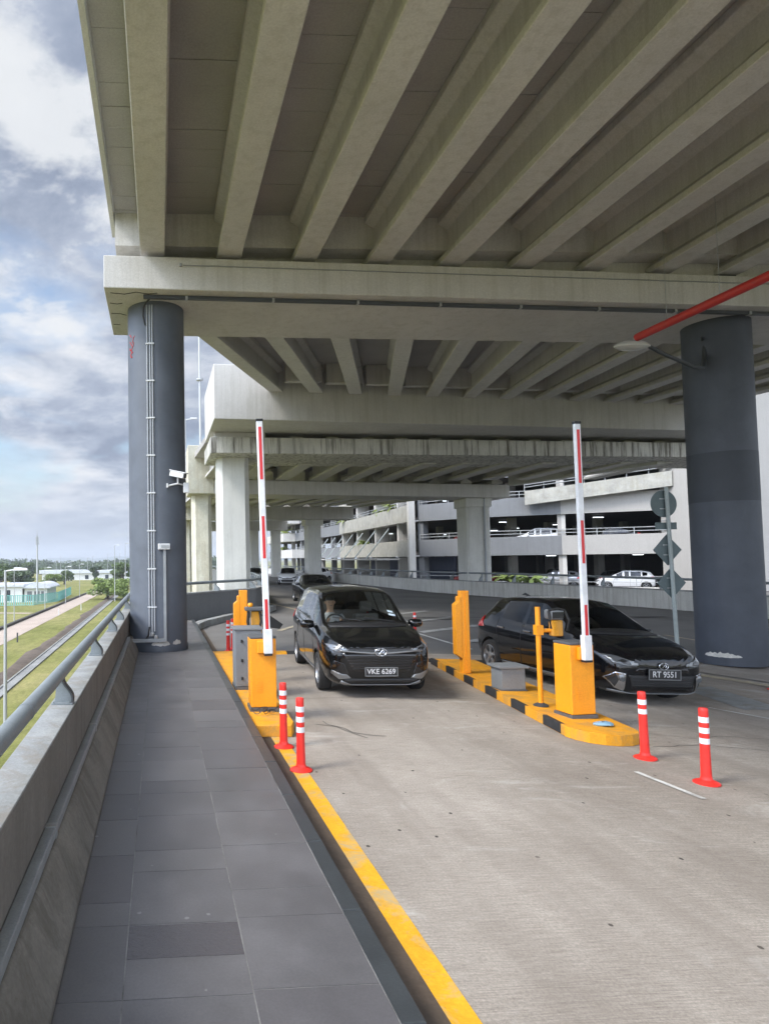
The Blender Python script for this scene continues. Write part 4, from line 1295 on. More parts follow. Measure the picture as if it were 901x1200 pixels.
SLOTS = [bpy.data.materials.new('slot_%d' % i) for i in range(5)]
GL_WS, GL_SIDE, GL_REAR, DARK = 1, 2, 3, 4
def car_body(st, axles, wheel_r, ground_arch=.055, mirror_front=None):
    """st: list of (y, [9 half-section points (x,z) from bottom centre to top centre], flags)
       returns dict of meshes: body, windscreen, side windows, rear window"""
    nv = 10
    verts = []; faces = []; mi = []
    for y, pts, _ in st:
        full = [(x, z) for x, z in pts] + [(-x, z) for x, z in pts[-2:0:-1]]
        verts += [(x, y, z) for x, z in full]
    n = 2 * nv - 2
    for i in range(len(st) - 1):
        fl = st[i][2]
        for k in range(n):
            kk = k if k < nv - 1 else n - 1 - k            # mirrored strip index
            m_ = 0
            if 's' in fl and kk == 5: m_ = GL_SIDE
            if 'w' in fl and kk in (7, 8): m_ = GL_WS
            if 'r' in fl and kk in (7, 8): m_ = GL_REAR
            faces.append((i * n + k, i * n + (k + 1) % n, (i + 1) * n + (k + 1) % n, (i + 1) * n + k)); mi.append(m_)
    faces.append(tuple(range(n - 1, -1, -1))); mi.append(0)
    faces.append(tuple((len(st) - 1) * n + k for k in range(n))); mi.append(0)
    me = bpy.data.meshes.new('cage'); me.from_pydata(verts, [], faces)
    for q in SLOTS: me.materials.append(q)
    me.polygons.foreach_set('material_index', mi)
    bm = bmesh.new(); bm.from_mesh(me); bmesh.ops.recalc_face_normals(bm, faces=bm.faces)
    cr = bm.edges.layers.float.get('crease_edge') or bm.edges.layers.float.new('crease_edge')
    for e in bm.edges:
        a, b_ = sorted(v.index for v in e.verts)
        if a // n == b_ // n: continue
        k = a % n; kk = k if k < nv else n - k
        if kk in (5,): e[cr] = .75          # waist line under the windows
        if kk in (6, 7): e[cr] = .6
        if kk in (1, 2): e[cr] = .3
        if kk == 4: e[cr] = .35
    for e in bm.edges:
        if len(e.link_faces) == 2:
            a, b_ = (f.material_index for f in e.link_faces)
            if a != b_: e[cr] = max(e[cr], .8)
    bm.to_mesh(me); bm.free()
    o = bpy.data.objects.new('cage', me); COL.objects.link(o)
    s = o.modifiers.new('s', 'SUBSURF'); s.levels = s.render_levels = 3
    # wheel arches
    c_ = MB()
    for ya in axles:
        for sx in (-1, 1):
            vs = []; nn = 36; rad = wheel_r + ground_arch
            for x in (sx * .50, sx * 1.3):
                vs += [(x, ya + rad * math.cos(2 * PI * k / nn), wheel_r + rad * math.sin(2 * PI * k / nn)) for k in range(nn)]
            c_.add(vs, [tuple(range(nn)), tuple(range(2 * nn - 1, nn - 1, -1))] + [(k, nn + k, nn + (k + 1) % nn, (k + 1) % nn) for k in range(nn)], DARK)
    cu = c_.build('cut', SLOTS)
    bo = o.modifiers.new('b', 'BOOLEAN'); bo.operation = 'DIFFERENCE'; bo.object = cu; bo.solver = 'EXACT'
    full = eval_mesh(o)
    bpy.data.objects.remove(o); bpy.data.objects.remove(cu)
    return full

def split(full, idx, name, m, parent, side=0):
    """the faces of one material slot as a part of its own"""
    bm = bmesh.new(); bm.from_mesh(full)
    bmesh.ops.delete(bm, geom=[f for f in bm.faces if f.material_index not in idx or f.calc_center_median().x * side < 0], context='FACES')
    if not bm.faces:
        bm.free(); return None
    multi = isinstance(m, list)
    for f in bm.faces:
        f.smooth = True
        f.material_index = (1 if f.material_index == DARK else 0) if multi else 0
    me = bpy.data.meshes.new(name); bm.to_mesh(me); bm.free()
    for x in (m if multi else [m]): me.materials.append(x)
    me.set_sharp_from_angle(angle=R(32))
    o = bpy.data.objects.new(name, me); COL.objects.link(o); o.parent = parent
    return o

def bvh_of(full):
    bm = bmesh.new(); bm.from_mesh(full); bmesh.ops.triangulate(bm, faces=bm.faces)
    t_ = BVHTree.FromBMesh(bm); bm.free(); return t_

def decal(bvh, poly, axis, off, name, m, parent, sub=4, thick=.012, hole=None, sgn_=1):
    """a thin skin that follows the body: poly is given in the plane across `axis`
       axis 'y': points (x,z) seen from the front; 'Y' from the rear; 'x'/'X' points (y,z) seen from the left/right; 'z' points (x,y) from above"""
    bm = bmesh.new()
    vs = [bm.verts.new((p[0], p[1], 0)) for p in poly]
    f = bm.faces.new(vs)
    xs = [p[0] for p in poly]; ys_ = [p[1] for p in poly]
    big = max(max(xs) - min(xs), max(ys_) - min(ys_))
    step = big / (sub * 4)
    # slice into a grid so the patch can bend
    for ax, (lo, hi) in enumerate(((min(xs), max(xs)), (min(ys_), max(ys_)))):
        q = lo + step
        while q < hi - step * .3:
            no = Vector((1, 0, 0)) if ax == 0 else Vector((0, 1, 0))
            bmesh.ops.bisect_plane(bm, geom=list(bm.verts) + list(bm.edges) + list(bm.faces), plane_co=no * q, plane_no=no)
            q += step
    dirs = {'y': (lambda a, b_: Vector((a, -3, b_)), Vector((0, 1, 0))), 'Y': (lambda a, b_: Vector((a, 9, b_)), Vector((0, -1, 0))),
            'x': (lambda a, b_: Vector((-3, a, b_)), Vector((1, 0, 0))), 'X': (lambda a, b_: Vector((3, a, b_)), Vector((-1, 0, 0))),
            'z': (lambda a, b_: Vector((a, b_, 4)), Vector((0, 0, -1)))}
    og, dr = dirs[axis]
    bm.verts.ensure_lookup_table()
    last = None; miss = []
    for v in bm.verts:
        hit = bvh.ray_cast(og(v.co.x, v.co.y), dr)
        if hit[0] is None: miss.append((v, v.co.copy())); continue
        v.co = hit[0] + hit[1] * off if hit[1].dot(dr) < 0 else hit[0] - hit[1] * off
    hits = [v for v in bm.verts if v not in [m_[0] for m_ in miss]]
    if miss:
        bmesh.ops.delete(bm, geom=[m_[0] for m_ in miss], context='VERTS')
    if not bm.faces:
        bm.free(); return None
    for f in bm.faces: f.smooth = True
    bmesh.ops.recalc_face_normals(bm, faces=bm.faces)
    me = bpy.data.meshes.new(name); bm.to_mesh(me); bm.free()
    me.materials.append(m)
    o = bpy.data.objects.new(name, me); COL.objects.link(o); o.parent = parent
    sd = o.modifiers.new('t', 'SOLIDIFY'); sd.thickness = thick; sd.offset = 0
    return o
def mir(poly): return [(-a, b_) for a, b_ in poly[::-1]]
def strip_poly(pts, wd):
    P_ = [Vector(p) for p in pts]; L_, R_ = [], []
    for i, p in enumerate(P_):
        d_ = (P_[min(i + 1, len(P_) - 1)] - P_[max(i - 1, 0)]).normalized(); s_ = Vector((-d_.y, d_.x)) * wd / 2
        L_.append(tuple(p + s_)); R_.append(tuple(p - s_))
    return L_ + R_[::-1]

def wheel(parent, x, y, r, side, spokes=5, m_rim='rim'):
    w_ = .20
    mt = Matrix.Translation((x, y, r)) @ Matrix.Rotation(R(90) * side, 4, 'Y')
    prof = [(r * .66, -w_ / 2), (r * .93, -w_ / 2), (r, -w_ / 2 + .03), (r, w_ / 2 - .03), (r * .94, w_ / 2), (r * .68, w_ / 2 - .004), (r * .66, w_ / 2 - .02)]
    b = MB(); n = 32; vs = []
    for rr_, z in prof: vs += [(rr_ * math.cos(2 * PI * k / n), rr_ * math.sin(2 * PI * k / n), z) for k in range(n)]
    fs = [(i * n + k, i * n + (k + 1) % n, (i + 1) * n + (k + 1) % n, (i + 1) * n + k) for i in range(len(prof) - 1) for k in range(n)]
    b.add(vs, fs)
    wh = thing_part('wheel', parent)
    ty = b.xf(mt).build('tyre', M['tyre'], wh, smooth=40)
    b = MB()
    # rim lip, hub, split spokes
    n = 32; vs = []
    for rr_, z in ((r * .69, w_ / 2 - .012), (r * .64, w_ / 2 - .006), (r * .60, w_ / 2 - .03), (r * .60, -w_ / 2 + .02)):
        vs += [(rr_ * math.cos(2 * PI * k / n), rr_ * math.sin(2 * PI * k / n), z) for k in range(n)]
    b.add(vs, [(i * n + k, i * n + (k + 1) % n, (i + 1) * n + (k + 1) % n, (i + 1) * n + k) for i in range(3) for k in range(n)])
    b.lathe([(.07, w_ / 2 - .05), (.065, w_ / 2 - .018), (.03, w_ / 2 - .012)], n=14)
    for k in range(spokes):
        for da in (-.17, .17):
            a = 2 * PI * k / spokes
            p0 = Vector((.05 * math.cos(a), .05 * math.sin(a), w_ / 2 - .03)); a2 = a + da
            p1 = Vector((r * .63 * math.cos(a2), r * .63 * math.sin(a2), w_ / 2 - .022))
            d_ = (p1 - p0).normalized(); s_ = Vector((-d_.y, d_.x, 0)) * .014
            zz = Vector((0, 0, .02))
            b.hexa([p0 - s_ - zz, p0 + s_ - zz, p1 + s_ * 1.2 - zz, p1 - s_ * 1.2 - zz, p0 - s_, p0 + s_, p1 + s_ * 1.2, p1 - s_ * 1.2])
    b.xf(mt).build('rim', M[m_rim], wh, smooth=40)
    b = MB(); b.lathe([(r * .6, -.03), (r * .6, -.02)], n=24); b.xf(mt).build('brake_disc', M['trimblack'], wh)
    return wh
def thing_part(name, parent):
    o = bpy.data.objects.new(name, None); o.empty_display_size = .1; COL.objects.link(o); o.parent = parent
    return o

def sect(zb, ws, zs, wm, zm, wh, zh, wbelt, zbelt, wr, zr_, wp, zp, wc, zc, zt):
    return [(0, zb), (ws * .88, zb), (ws, zs), (wm, zm), (wh, zh), (wbelt, zbelt), (wr, zr_), (wp, zp), (wc, zc), (0, zt)]

def mirror_pair(t, y, x, z, m, sz=1):
    for s in (-1, 1):
        b = MB(); n = 12; vs = []; pr = ((0, .75), (.05, 1), (.10, .95), (.135, .6), (.145, .25))
        for yy_, k_ in pr:
            for k in range(n):
                a = 2 * PI * k / n
                vs.append((s * (x + .12 + .125 * sz * k_ * math.copysign(abs(math.cos(a)) ** .7, math.cos(a))), y + .07 - yy_ , z + .075 * sz * k_ * math.copysign(abs(math.sin(a)) ** .7, math.sin(a))))
        b.add(vs, [(i * n + k, i * n + (k + 1) % n, (i + 1) * n + (k + 1) % n, (i + 1) * n + k) for i in range(4) for k in range(n)] + [tuple(range(n)), tuple(4 * n + k for k in range(n))])
        o = b.build('wing_mirror', m, t, smooth=50)
        b = MB(); b.box((s * (x - .06), y + .0, z - .06), (s * (x + .06), y + .05, z - .02)); b.build('mirror_foot', M['trimblack'], o)

def interior(t, y0, y1, w_, zf, driver=False):
    b = MB(); b.box((-w_, y0 + .1, .3), (w_, y1, .42)); b.box((-w_, y0 - .02, .42), (w_, y0 + .42, zf)); b.build('dashboard', M['interior'], t, bevel=.04)
    for s in (-1, 1):
        b = MB(); b.box((s * .38 - .24, y0 + .95, .45), (s * .38 + .24, y0 + 1.4, .62)); b.box((s * .38 - .24, y0 + 1.4, .5), (s * .38 + .24, y0 + 1.55, 1.12))
        b.box((s * .38 - .12, y0 + 1.42, 1.16), (s * .38 + .12, y0 + 1.52, 1.36)); b.build('seat', M['seatcloth'], t, bevel=.04)
    b = MB(); b.box((-.6, y0 + 2.3, .45), (.6, y0 + 2.5, 1.12)); b.build('rear_bench', M['seatcloth'], t, bevel=.04)
    b = MB(); n = 20
    mt = Matrix.Translation((-.38, y0 + .50, zf + .02)) @ Matrix.Rotation(R(62), 4, 'X')
    pts = [(.18 * math.cos(2 * PI * k / n), .18 * math.sin(2 * PI * k / n), 0) for k in range(n + 1)]
    b.tube(pts, .016, 8, caps=False); b.box((-.17, -.015, -.01), (.17, .015, .01)); b.lathe([(.05, -.02), (.05, .02)], n=12)
    b.xf(mt).build('steering_wheel', M['trimblack'], t, smooth=40)

def plate(t, bvh, x, z, y, body, wd=.52, ht=.115):
    b = MB(); b.box((x - wd / 2, y - .012, z - ht / 2), (x + wd / 2, y, z + ht / 2)); p_ = b.build('number_plate', M['trimblack'], t, bevel=.004)
    b = MB(); fr = .006
    for a in ((x - wd / 2, z - ht / 2, x + wd / 2, z - ht / 2 + fr), (x - wd / 2, z + ht / 2 - fr, x + wd / 2, z + ht / 2), (x - wd / 2, z - ht / 2, x - wd / 2 + fr, z + ht / 2), (x + wd / 2 - fr, z - ht / 2, x + wd / 2, z + ht / 2)):
        b.box((a[0] - .003, y - .018, a[1] - .003), (a[2] + .003, y - .008, a[3] + .003))
    b.build('plate_frame', M['dullchrome'], p_)
    tx = text('plate_letters', body, ht * .82, M['platewhite'], p_, (x, y - .0135, z + .001), (R(90), 0, 0), .001, sx=.98, off=.0016)

# ---------------------------------------------------------------- black people carrier
def mpv():
    t = thing('people_carrier', 'black people carrier with driver, facing the viewer between the two gates', 'car')
    P_ = M['car_black']
    st = [
     (0.00, sect(.30, .52, .36, .60, .50, .58, .66, .46, .77, .40, .79, .34, .80, .18, .81, .815), ''),
     (0.07, sect(.22, .66, .30, .74, .50, .72, .71, .60, .84, .52, .86, .44, .865, .22, .875, .88), ''),
     (0.22, sect(.20, .76, .28, .82, .52, .81, .77, .70, .90, .60, .93, .50, .94, .25, .95, .955), ''),
     (0.55, sect(.19, .82, .27, .865, .54, .855, .84, .77, .97, .66, 1.0, .55, 1.01, .28, 1.02, 1.025), ''),
     (0.92, sect(.19, .83, .27, .865, .55, .86, .88, .79, 1.02, .69, 1.055, .60, 1.065, .30, 1.085, 1.09), ''),
     (1.06, sect(.19, .83, .27, .865, .55, .86, .89, .795, 1.035, .72, 1.08, .66, 1.09, .34, 1.12, 1.13), 'w'),
     (1.42, sect(.19, .83, .27, .865, .55, .865, .90, .80, 1.05, .695, 1.26, .625, 1.29, .32, 1.34, 1.355), 'ws'),
     (1.80, sect(.19, .83, .27, .865, .56, .865, .91, .80, 1.06, .655, 1.49, .585, 1.53, .30, 1.58, 1.59), ''),
     (1.92, sect(.19, .83, .27, .865, .56, .865, .91, .80, 1.065, .645, 1.53, .575, 1.585, .30, 1.625, 1.635), 's'),
     (2.34, sect(.19, .83, .27, .865, .56, .865, .92, .80, 1.075, .64, 1.55, .57, 1.61, .30, 1.65, 1.66), ''),
     (2.41, sect(.19, .83, .27, .865, .56, .865, .92, .80, 1.075, .64, 1.55, .57, 1.61, .30, 1.65, 1.66), 's'),
     (3.18, sect(.19, .83, .27, .865, .56, .865, .93, .80, 1.09, .635, 1.55, .565, 1.61, .30, 1.65, 1.66), ''),
     (3.26, sect(.19, .83, .27, .865, .56, .865, .93, .80, 1.09, .635, 1.55, .565, 1.61, .30, 1.65, 1.66), 's'),
     (3.85, sect(.20, .83, .28, .86, .56, .86, .94, .79, 1.12, .62, 1.52, .55, 1.58, .30, 1.62, 1.63), ''),
     (4.12, sect(.22, .82, .30, .85, .56, .85, .94, .77, 1.13, .60, 1.48, .53, 1.53, .28, 1.57, 1.58), 'r'),
     (4.36, sect(.25, .80, .32, .82, .56, .82, .92, .72, 1.06, .62, 1.16, .55, 1.17, .28, 1.18, 1.18), ''),
     (4.45, sect(.30, .70, .38, .76, .56, .76, .86, .66, .98, .50, 1.0, .44, 1.0, .22, 1.0, 1.0), ''),
    ]
    ax = (.86, 3.64); r = .315
    full = car_body(st, ax, r)
    bv = bvh_of(full)
    body = split(full, (0, DARK), 'body', [P_, M['trimblack']], t)
    split(full, (GL_WS,), 'windscreen', M['glass_clear'], t)
    for s_ in (-1, 1): split(full, (GL_SIDE,), 'side_windows', M['glass_clear'], t, s_)
    split(full, (GL_REAR,), 'rear_window', M['glass_dark'], t)
    # nose: grille, bars, lamps, bumper
    decal(bv, [(-.60, .70), (-.60, .735), (.60, .735), (.60, .70), (.47, .47), (.40, .43), (-.40, .43), (-.47, .47)], 'y', .004, 'grille', M['gloss_black'], body, 5)
    for k in range(5):
        zz = .475 + .042 * k; hw = .43 + .025 * k
        decal(bv, [(-hw, zz), (-hw, zz + .008), (hw, zz + .008), (hw, zz)], 'y', .013, 'grille_bar', M['trimblack'], body, 5, .006)
    decal(bv, [(-.64, .765), (-.13, .735), (.13, .735), (.64, .765), (.64, .745), (.14, .70), (-.14, .70), (-.64, .745)], 'y', .014, 'chrome_bar', M['dullchrome'], body, 6, .014)
    decal(bv, [(-.56, .80), (-.10, .79), (.10, .79), (.56, .80), (.56, .785), (.10, .772), (-.10, .772), (-.56, .785)], 'y', .008, 'upper_bar', M['gloss_black'], body, 6, .01)
    for s in (1, -1):
        f_ = (lambda p: p) if s > 0 else mir
        decal(bv, f_([(.50, .735), (.62, .725), (.745, .76), (.80, .83), (.70, .835), (.56, .80), (.48, .775)]), 'y', .006, 'headlight', M['headlamp'], body, 4, .012)
        decal(bv, f_([(.56, .745), (.67, .75), (.70, .79), (.60, .79)]), 'y', .014, 'headlight_lens', M['lampdark'], body, 4, .01)
        decal(bv, f_([(.56, .56), (.70, .60), (.76, .50), (.70, .36), (.56, .33), (.50, .40)]), 'y', .004, 'fog_recess', M['gloss_black'], body, 4, .01)
        decal(bv, f_([(.46, .335), (.63, .315), (.735, .40), (.735, .45), (.60, .40), (.52, .39)]), 'y', .012, 'bumper_garnish', M['dullchrome'], body, 4, .01)
    decal(bv, [(-.56, .27), (-.56, .325), (.56, .325), (.56, .27), (.40, .225), (-.40, .225)], 'y', .006, 'lower_intake', M['trimblack'], body, 5, .012)
    decal(bv, [(-.60, .30), (-.45, .235), (.45, .235), (.60, .30), (.62, .265), (.50, .205), (-.50, .205), (-.62, .265)], 'y', .016, 'skid_strip', M['dullchrome'], body, 6, .012)
    # oval emblem
    hit = bv.ray_cast(Vector((0, -3, .735)), Vector((0, 1, 0)))[0].y
    b = MB(); pts = [(.088 * math.cos(2 * PI * k / 28), hit - .03, .735 + .058 * math.sin(2 * PI * k / 28)) for k in range(29)]
    b.tube(pts, .009, 8, caps=False)
    b.tube([(-.055, hit - .03, .755), (-.02, hit - .032, .775), (.0, hit - .032, .735), (-.03, hit - .03, .70)], .009, 6)
    b.tube([(.0, hit - .032, .735), (.03, hit - .032, .770), (.055, hit - .03, .755), (.03, hit - .03, .72)], .009, 6)
    b.build('emblem', M['chrome'], body, smooth=50)
    hp = bv.ray_cast(Vector((0, -3, .42)), Vector((0, 1, 0)))[0].y
    plate(t, bv, 0, .435, hp - .02, 'VKE 6269', .50, .135)
    # side details
    for s, ax_ in ((-1, 'x'), (1, 'X')):
        for pts in ([(1.22, .30), (1.20, .62), (1.34, 1.04)], [(2.375, .28), (2.375, 1.06)], [(3.28, .62), (3.20, .80), (3.22, 1.08)]):
            decal(bv, strip_poly(pts, .010), ax_, .002, 'door_seam', M['trimblack'], body, 3, .003)
        for y in (2.12, 3.0):
            decal(bv, [(y, .93), (y + .19, .935), (y + .19, .96), (y, .955)], ax_, .02, 'door_handle', P_, body, 2, .022)
        decal(bv, strip_poly([(1.30, 1.055), (2.4, 1.085), (3.9, 1.13)], .02), ax_, .006, 'window_sill_trim', M['dullchrome'], body, 6, .006)
        decal(bv, strip_poly([(1.25, .29), (3.25, .29)], .05), ax_, .01, 'sill_trim', M['dullchrome'], body, 6, .01)
        decal(bv, [(4.12, .94), (4.36, .90), (4.36, 1.04), (4.2, 1.10)], ax_, .006, 'tail_lamp', M['taillamp'], body, 3, .012)
    # stickers and parking labels on the glass, wiper cowl
    decal(bv, [(.46, 1.19), (.57, 1.17), (.57, 1.20), (.46, 1.22)], 'y', .012, 'glass_label', M['sticker'], t, 2, .002)
    decal(bv, [(.46, 1.24), (.55, 1.22), (.55, 1.25), (.46, 1.27)], 'y', .012, 'glass_label', M['sticker'], t, 2, .002)
    decal(bv, [(-.64, 1.045), (.64, 1.045), (.64, 1.075), (.3, 1.105), (-.3, 1.105), (-.64, 1.075)], 'y', .006, 'wiper_cowl', M['trimblack'], body, 6, .008)
    for x0_, x1_, z0_, z1_ in ((-.05, -.52, 1.11, 1.16), (.50, .02, 1.09, 1.15)):
        decal(bv, strip_poly([(x0_, z0_), (x1_, z1_)], .012), 'y', .02, 'wiper', M['trimblack'], body, 4, .01)
    mirror_pair(t, 1.30, .82, 1.05, P_)
    interior(t, 1.12, 3.9, .70, 1.0)
    for s in (-1, 1):
        for y in ax: wheel(t, s * .755, y, r, s, 5)
    # ceiling keeps the cabin dark
    return t
car1 = mpv()
car1.location = (3.40, 9.98, 0); car1.rotation_euler = (0, 0, R(-4.7))

# ---------------------------------------------------------------- hatchback
def hatch(paint, label, plate_txt=None, detail=True, name='hatchback', group=None, glass='glass_dark', emblem=True):
    t = thing(name, label, 'car', group=group)
    P_ = M[paint]
    st = [
     (0.00, sect(.24, .50, .30, .58, .42, .56, .56, .44, .64, .38, .66, .32, .67, .16, .68, .685), ''),
     (0.08, sect(.18, .66, .25, .74, .44, .72, .63, .60, .73, .52, .75, .44, .76, .22, .775, .78), ''),
     (0.26, sect(.17, .78, .24, .83, .48, .82, .71, .70, .81, .60, .84, .50, .85, .25, .865, .87), ''),
     (0.55, sect(.16, .83, .24, .867, .50, .855, .80, .76, .90, .66, .935, .55, .95, .28, .97, .975), ''),
     (0.88, sect(.16, .83, .24, .867, .52, .86, .85, .78, .96, .69, .99, .60, 1.01, .30, 1.035, 1.04), ''),
     (0.98, sect(.16, .83, .24, .867, .52, .86, .855, .785, .97, .71, 1.0, .66, 1.015, .34, 1.055, 1.065), 'w'),
     (1.40, sect(.16, .83, .24, .867, .52, .862, .87, .785, .98, .68, 1.20, .61, 1.235, .32, 1.285, 1.295), 'ws'),
     (1.80, sect(.16, .83, .24, .867, .53, .862, .88, .78, .99, .635, 1.38, .565, 1.43, .30, 1.475, 1.485), ''),
     (1.92, sect(.16, .83, .24, .867, .53, .862, .88, .78, .995, .625, 1.40, .555, 1.455, .30, 1.50, 1.51), 's'),
     (2.22, sect(.16, .83, .24, .867, .53, .862, .89, .78, 1.0, .62, 1.40, .55, 1.46, .30, 1.50, 1.51), ''),
     (2.30, sect(.16, .83, .24, .867, .53, .862, .89, .78, 1.0, .62, 1.40, .55, 1.46, .30, 1.50, 1.51), 's'),
     (2.98, sect(.17, .83, .25, .867, .53, .865, .91, .78, 1.04, .61, 1.375, .54, 1.44, .29, 1.48, 1.49), ''),
     (3.05, sect(.17, .83, .25, .867, .53, .865, .91, .78, 1.05, .605, 1.37, .535, 1.435, .29, 1.475, 1.485), 's'),
     (3.38, sect(.19, .83, .27, .86, .54, .86, .92, .765, 1.09, .59, 1.31, .52, 1.40, .28, 1.44, 1.45), ''),
     (3.58, sect(.21, .82, .30, .85, .54, .85, .92, .75, 1.07, .58, 1.25, .50, 1.33, .27, 1.37, 1.38), 'r'),
     (3.80, sect(.25, .78, .34, .82, .54, .81, .88, .70, 1.0, .58, 1.05, .50, 1.07, .26, 1.08, 1.085), ''),
     (3.90, sect(.30, .68, .38, .75, .54, .74, .80, .62, .90, .48, .92, .42, .93, .22, .93, .93), ''),
    ]
    ax = (.79, 3.28); r = .30
    full = car_body(st, ax, r)
    bv = bvh_of(full)
    body = split(full, (0, DARK), 'body', [P_, M['trimblack']], t)
    split(full, (GL_WS,), 'windscreen', M[glass], t)
    for s_ in (-1, 1): split(full, (GL_SIDE,), 'side_windows', M[glass], t, s_)
    split(full, (GL_REAR,), 'rear_window', M[glass], t)
    decal(bv, [(-.46, .52), (-.40, .58), (.40, .58), (.46, .52), (.42, .50), (-.42, .50)], 'y', .005, 'grille', M['gloss_black'], body, 5)
    decal(bv, [(-.50, .27), (-.56, .46), (.56, .46), (.50, .27)], 'y', .004, 'lower_grille', M['trimblack'], body, 5)
    for k in range(3):
        zz = .31 + .05 * k; decal(bv, [(-.5, zz), (-.5, zz + .01), (.5, zz + .01), (.5, zz)], 'y', .012, 'grille_bar', M['gloss_black'], body, 5, .006)
    decal(bv, [(-.50, .585), (-.12, .56), (.12, .56), (.50, .585), (.50, .572), (.12, .54), (-.12, .54), (-.50, .572)], 'y', .012, 'chrome_bar', M['gloss_black'], body, 6, .012)
    for s in (1, -1):
        f_ = (lambda p: p) if s > 0 else mir
        decal(bv, f_([(.40, .605), (.56, .58), (.74, .63), (.815, .735), (.70, .73), (.54, .675), (.42, .645)]), 'y', .006, 'headlight', M['headlamp'], body, 4, .012)
        decal(bv, f_([(.52, .61), (.62, .61), (.69, .66), (.62, .675), (.54, .65)]), 'y', .014, 'headlight_lens', M['lampdark'], body, 4, .01)
        decal(bv, f_([(.60, .48), (.72, .50), (.80, .40), (.70, .26), (.60, .22)]), 'y', .005, 'bumper_vent', M['chrome'], body, 4, .01)
        decal(bv, f_([(.72, .49), (.79, .41), (.70, .28), (.68, .38)]), 'y', .012, 'vent_slats', M['lampdark'], body, 4, .01)
        hy = bv.ray_cast(Vector((s * .655, -3, .40)), Vector((0, 1, 0)))[0]
        if hy is not None:
            b = MB(); b.lathe([(.052, 0), (.052, .03), (.038, .035)], n=18)
            b.xf(Matrix.Translation((s * .645, hy.y + .005, .41)) @ Matrix.Rotation(R(90), 4, 'X')).build('fog_lamp', M['headlamp'], body, smooth=40)
    decal(bv, [(-.74, .235), (-.5, .20), (.5, .20), (.74, .235), (.72, .205), (.5, .175), (-.5, .175), (-.72, .205)], 'y', .014, 'lip_spoiler', M['dullchrome'] if paint == 'car_blackblue' else M['trimblack'], body, 6, .012)
    if emblem:
        hit = bv.ray_cast(Vector((0, -3, .60)), Vector((0, 1, 0)))[0].y
        b = MB(); pts = [(.075 * math.cos(2 * PI * k / 28), hit - .02, .60 + .048 * math.sin(2 * PI * k / 28)) for k in range(29)]
        b.tube(pts, .008, 8, caps=False)
        b.tube([(-.045, hit - .02, .62), (-.015, hit - .022, .63), (.0, hit - .022, .60), (-.025, hit - .02, .575)], .008, 6)
        b.tube([(.0, hit - .022, .60), (.025, hit - .022, .63), (.045, hit - .02, .615), (.025, hit - .02, .58)], .008, 6)
        b.build('emblem', M['chrome'], body, smooth=50)
    if plate_txt:
        hp = bv.ray_cast(Vector((0, -3, .50)), Vector((0, 1, 0)))[0].y
        plate(t, bv, 0, .48, hp - .025, plate_txt, .54, .15)
    for s, ax_ in ((-1, 'x'), (1, 'X')):
        for pts in ([(1.20, .28), (1.17, .60), (1.34, .97)], [(2.26, .26), (2.26, .99)], [(2.92, .56), (3.02, .75), (3.04, 1.03)]):
            decal(bv, strip_poly(pts, .009), ax_, .002, 'door_seam', M['trimblack'], body, 3, .003)
        for y in (1.98, 2.80):
            decal(bv, [(y, .86), (y + .18, .868), (y + .18, .892), (y, .884)], ax_, .02, 'door_handle', M['dullchrome'] if paint == 'car_blackblue' else P_, body, 2, .022)
        decal(bv, strip_poly([(1.1, .25), (2.9, .25)], .04), ax_, .012, 'sill_trim', M['dullchrome'] if paint == 'car_blackblue' else M['trimblack'], body, 6, .01)
        decal(bv, [(3.50, .84), (3.78, .82), (3.78, .97), (3.62, 1.04)], ax_, .006, 'tail_lamp', M['taillamp'], body, 3, .012)
    for s in (1, -1):
        f_ = (lambda p: p) if s > 0 else mir
        decal(bv, f_([(.50, .80), (.74, .80), (.72, .95), (.52, .90)]), 'Y', .006, 'tail_lamp', M['taillamp'], body, 3, .012)
    decal(bv, [(-.62, .985), (.62, .985), (.62, 1.01), (.3, 1.05), (-.3, 1.05), (-.62, 1.01)], 'y', .006, 'wiper_cowl', M['trimblack'], body, 6, .008)
    b = MB(); b.tube([(0, 3.25, 1.46), (0, 3.40, 1.50), (0, 3.5, 1.48)], [.02, .025, .008], 8); b.build('roof_fin', M['trimblack'], body, smooth=50)
    mirror_pair(t, 1.36, .80, .97, P_, .95)
    interior(t, 1.15, 3.3, .68, .92)
    for s in (-1, 1):
        for y in ax: wheel(t, s * .765, y, r, s, 5)
    return t
car2 = hatch('car_blackblue', 'black hatchback facing the viewer right of the right gate', 'RT 9551')
car2.scale = (1.02, 1.04, 1.07)
car2.location = (7.88, 9.92, zr(7.82) + .0); car2.rotation_euler = (0, R(math.degrees(math.atan(K))), R(3.4))

